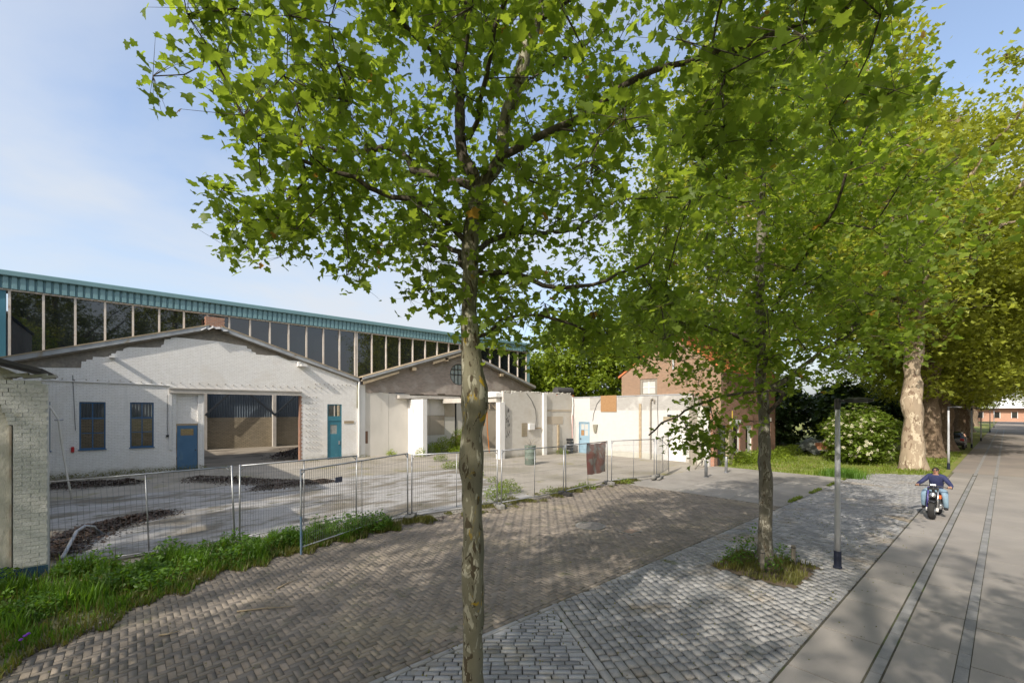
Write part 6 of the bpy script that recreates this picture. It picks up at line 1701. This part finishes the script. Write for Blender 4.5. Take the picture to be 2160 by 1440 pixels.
for s in (-1, 1):
    MB().tube([(.55, s * .115, .275), (.46, s * .115, .62), (.36, s * .11, .98)], .024, 8).build('fork_leg', purple if s < 0 else chrome, bk, True)
    MB().tube([(.55, s * .115, .25), (.53, s * .115, .36)], .034, 8).build('fork_foot', MAT['whitepaint'], bk, True)
    MB().tube([(-.55, s * .11, .275), (-.2, s * .12, .34), (.0, s * .1, .40)], .022, 6).build('swing_arm', MAT['blacksteel'], bk, True)
    MB().tube([(-.42, s * .13, .36), (-.3, s * .13, .68)], .03, 8).build('shock_absorber', chrome, bk, True)
    MB().tube([(.02, s * .1, .3), (.02, s * .26, .29)], .016, 6).build('foot_peg', MAT['blacksteel'], bk, True)
MB().tube([(.34, -.40, .99), (.36, -.30, 1.0), (.38, -.14, 1.02), (.38, .14, 1.02), (.36, .30, 1.0), (.34, .40, .99)], .015, 8).build('handlebar', MAT['blacksteel'], bk, True)
for s in (-1, 1): MB().tube([(.345, s * .31, .997), (.335, s * .43, .985)], .024, 8).build('grip', MAT['rubber'], bk, True)
MB().obox((.38, 0, .94), (.05, 0, -.02), (0, .13, 0), (0, 0, .02)).build('triple_clamp', MAT['blacksteel'], bk)
MB().tube([(.40, -.06, 1.04), (.38, .06, 1.04)], .04, 10).build('display', chrome, bk)
hl = MB().lathe([(.03, -.10), (.085, -.06), (.095, 0), (.085, .015)], (.47, 0, .74), 18, 'x').build('headlight', MAT['blacksteel'], bk, True)
MB().lathe([(.08, .0), (.078, .02), (.05, .035), (.0, .04)], (.472, 0, .74), 18, 'x').build('lens', chrome, hl, True)
MB().tube([(.36, 0, .98), (.28, 0, .66), (.1, 0, .5), (-.15, 0, .46), (-.4, 0, .62)], .035, 8).build('frame_tube', MAT['blacksteel'], bk, True)
MB().tube([(.3, 0, .86), (0, 0, .72), (-.35, 0, .7), (-.62, 0, .74)], .03, 8).build('top_tube', MAT['blacksteel'], bk, True)
bevel(MB().box(-.12, .24, -.12, .12, .36, .64).build('battery_box', MAT['blacksteel'], bk), .03)
bevel(MB().box(-.18, .08, -.16, .16, .26, .42).build('motor_cover', MAT['galv'], bk), .03)
bevel(MB().box(.12, .3, .09, .17, .62, .72).build('orange_reflector', M('orange_lens', (.8, .16, .03), None, 2, .4), bk), .01)
V = []; F = []
for i, (x, z, w) in enumerate(((.1, .70, .09), (-.05, .74, .12), (-.25, .75, .14), (-.45, .77, .13), (-.66, .80, .08))):
    V += [(x, -w, z - .05), (x, -w * .8, z), (x, 0, z + .02), (x, w * .8, z), (x, w, z - .05)]
for i in range(4):
    for j in range(4): F.append((i * 5 + j, i * 5 + j + 1, i * 5 + 6 + j, i * 5 + 5 + j))
MB().add(V, F).build('seat', MAT['rubber'], bk, True)
V = []; F = []
for i in range(9):
    a = math.radians(62 + i * 9)
    for y in (-.085, -.05, .05, .085): V.append((.55 + (.30 + (.015 if abs(y) < .06 else 0)) * math.cos(a), y, .275 + (.30 + (.015 if abs(y) < .06 else 0)) * math.sin(a)))
for i in range(8):
    for j in range(3): F.append((i * 4 + j, i * 4 + j + 1, i * 4 + 5 + j, i * 4 + 4 + j))
MB().add(V, F).build('front_mudguard', MAT['blacksteel'], bk, True)
MB().tube([(-.1, -.2, .08), (.0, -.2, .22)], .02, 6).build('side_stand', MAT['blacksteel'], bk)
bk.rotation_euler = (0, 0, BYAW)

def skin(name, verts, edges, radii, mat, parent, sub=2):
    me = bpy.data.meshes.new(name); me.from_pydata(verts, edges, [])
    ob = bpy.data.objects.new(name + '_tmp', me); COL.objects.link(ob)
    ob.modifiers.new('s', 'SKIN'); sm = ob.modifiers.new('u', 'SUBSURF'); sm.levels = sub; sm.render_levels = sub
    ly = me.skin_vertices[0].data
    for i, r in enumerate(radii):
        ly[i].radius = (r, r) if not hasattr(r, '__len__') else r
        ly[i].use_root = (i == 0)
    dg = bpy.context.evaluated_depsgraph_get()
    m2 = bpy.data.meshes.new_from_object(ob.evaluated_get(dg)); m2.name = name
    bpy.data.objects.remove(ob); bpy.data.meshes.remove(me)
    m2.materials.clear(); m2.materials.append(mat); m2.polygons.foreach_set('use_smooth', [True] * len(m2.polygons))
    return link(bpy.data.objects.new(name, m2), parent)

pp = thing('person', (BX, BY, .03), 'rider in navy jacket, light jeans and sunglasses sitting on the motorbike', 'person'); ORG[pp.name] = Vector((0, 0, 0))
skinm = M('skin', (.50, .28, .19), (.44, .24, .16), 4, .6, kind='obj')
jack = M('navy_jacket', (.025, .03, .085), (.035, .042, .11), 6, .75, kind='obj', bump=.4, bscale=14)
jean = M('light_jeans', (.25, .36, .45), (.18, .27, .36), 5, .85, kind='obj', bump=.3, bscale=18)
hairm = M('dark_hair', (.025, .018, .014), None, 20, .7, kind='obj', bump=.5, bscale=60)
# body
v = [(-.26, 0, .84), (-.22, 0, 1.0), (-.15, 0, 1.18), (-.11, 0, 1.29), (-.085, 0, 1.36), (-.075, 0, 1.42), (-.06, 0, 1.48), (-.065, 0, 1.53)]
rad = [(.13, .10), (.13, .09), (.11, .08), (.06, .055), (.050, .050), (.074, .082), (.078, .094), (.052, .068)]
e = [(i, i + 1) for i in range(7)]
def chain(pts, rs, root):
    global v, rad, e
    last = root
    for p, r in zip(pts, rs):
        v.append(p); rad.append(r); e.append((last, len(v) - 1)); last = len(v) - 1
    return last
for s in (-1, 1):
    h = chain([(-.12, s * .17, 1.27), (-.03, s * .30, 1.10), (.12, s * .37, 1.02), (.24, s * .375, 1.0), (.31, s * .37, 1.01)], [.042, .038, .034, .030, .030], 3)
    hp = Vector(v[h])
    for k, (dy, ln) in enumerate(((.035, .060), (.012, .070), (-.012, .067), (-.033, .055))):
        b = hp + Vector((.022, dy, .012)); chain([b, b + Vector((ln * .6, 0, .004)), b + Vector((ln * .72, 0, -.03)), b + Vector((ln * .35, 0, -.045))], [.0105, .0095, .009, .008], h)
    b = hp + Vector((.0, -s * .03, -.005)); chain([b, b + Vector((.03, -s * .012, -.03)), b + Vector((.05, -s * .004, -.036))], [.012, .010, .008], h)
    chain([(-.22, s * .10, .80), (.0, s * .20, .80), (.16, s * .235, .74), (.12, s * .245, .52), (.04, s * .25, .34), (.04, s * .25, .26)], [.095, .085, .065, .058, .042, .04], 0)
body = skin('body', v, e, rad, skinm, pp)
# face
fc = Vector((-.06, 0, 1.47))
MB().add([(.035, 0, 1.50), (.062, 0, 1.462), (.036, -.018, 1.456), (.036, .018, 1.456)], [(0, 2, 1), (0, 1, 3), (1, 2, 3)]).build('nose', skinm, pp)
MB().tube([(.026, -.028, 1.425), (.034, 0, 1.422), (.026, .028, 1.425)], [.005, .008, .005], 6).build('mouth', M('lips', (.40, .14, .12), None, 3, .5), pp)
for s in (-1, 1):
    MB().lathe([(.0, -.012), (.026, -.006), (.022, .006), (.0, .010)], (-.07, s * .083, 1.47), 10, 'y').build('ear', skinm, pp, True)
    MB().lathe([(.0, 0), (.027, .004), (.024, .010), (.0, .012)], (.024, s * .034, 1.487), 12, 'x').build('sunglass_lens', MAT['blacksteel'], pp, True)
MB().tube([(-.06, -.082, 1.492), (.02, -.06, 1.495), (.036, 0, 1.497), (.02, .06, 1.495), (-.06, .082, 1.492)], .005, 5).build('sunglass_frame', MAT['blacksteel'], pp)
V = []; F = []
for i in range(9):
    th = math.pi * .62 * i / 8
    for j in range(16):
        ph = 2 * math.pi * j / 16; front = max(0, math.cos(ph)); t_ = th * (1 - .55 * front)
        V.append((-.066 + .100 * math.sin(t_) * math.cos(ph), .088 * math.sin(t_) * math.sin(ph), 1.462 + .108 * math.cos(t_)))
for i in range(8):
    for j in range(16): F.append((i * 16 + j, i * 16 + 16 + j, i * 16 + 16 + (j + 1) % 16, i * 16 + (j + 1) % 16))
MB().add(V, F).build('hair', hairm, pp, True)
# jacket
v = [(-.27, 0, .82), (-.24, 0, .95), (-.18, 0, 1.13), (-.13, 0, 1.27), (-.10, 0, 1.335)]; rad = [(.175, .14), (.18, .145), (.19, .145), (.135, .11), (.085, .08)]; e = [(i, i + 1) for i in range(4)]
for s in (-1, 1): chain([(-.13, s * .175, 1.255), (-.04, s * .305, 1.10), (.10, s * .375, 1.03), (.22, s * .38, 1.0)], [.085, .068, .057, .045], 3)
skin('jacket', v, e, rad, jack, pp)
v = [(-.125, 0, 1.32), (-.092, 0, 1.40)]; rad = [.105, .085]; e = [(0, 1)]
skin('hood_collar', v, e, rad, hairm, pp, 1)
# trousers, shoes
v = [(-.27, 0, .80), (-.25, 0, .86)]; rad = [(.18, .14), (.17, .13)]; e = [(0, 1)]
for s in (-1, 1): chain([(-.20, s * .11, .79), (.0, s * .205, .80), (.17, s * .24, .74), (.13, s * .25, .52), (.05, s * .255, .30)], [.115, .105, .085, .075, .062], 0)
skin('jeans', v, e, rad, jean, pp)
for s in (-1, 1):
    v = [(.02, s * .255, .31), (.03, s * .257, .355), (.12, s * .26, .305), (.21, s * .265, .30)]; rad = [.05, .055, .045, .036]; e = [(0, 1), (0, 2), (2, 3)]
    skin('shoe', v, e, rad, M('shoe' + str(s), (.02, .02, .022), None, 3, .7), pp, 2)
pp.rotation_euler = (0, 0, BYAW)
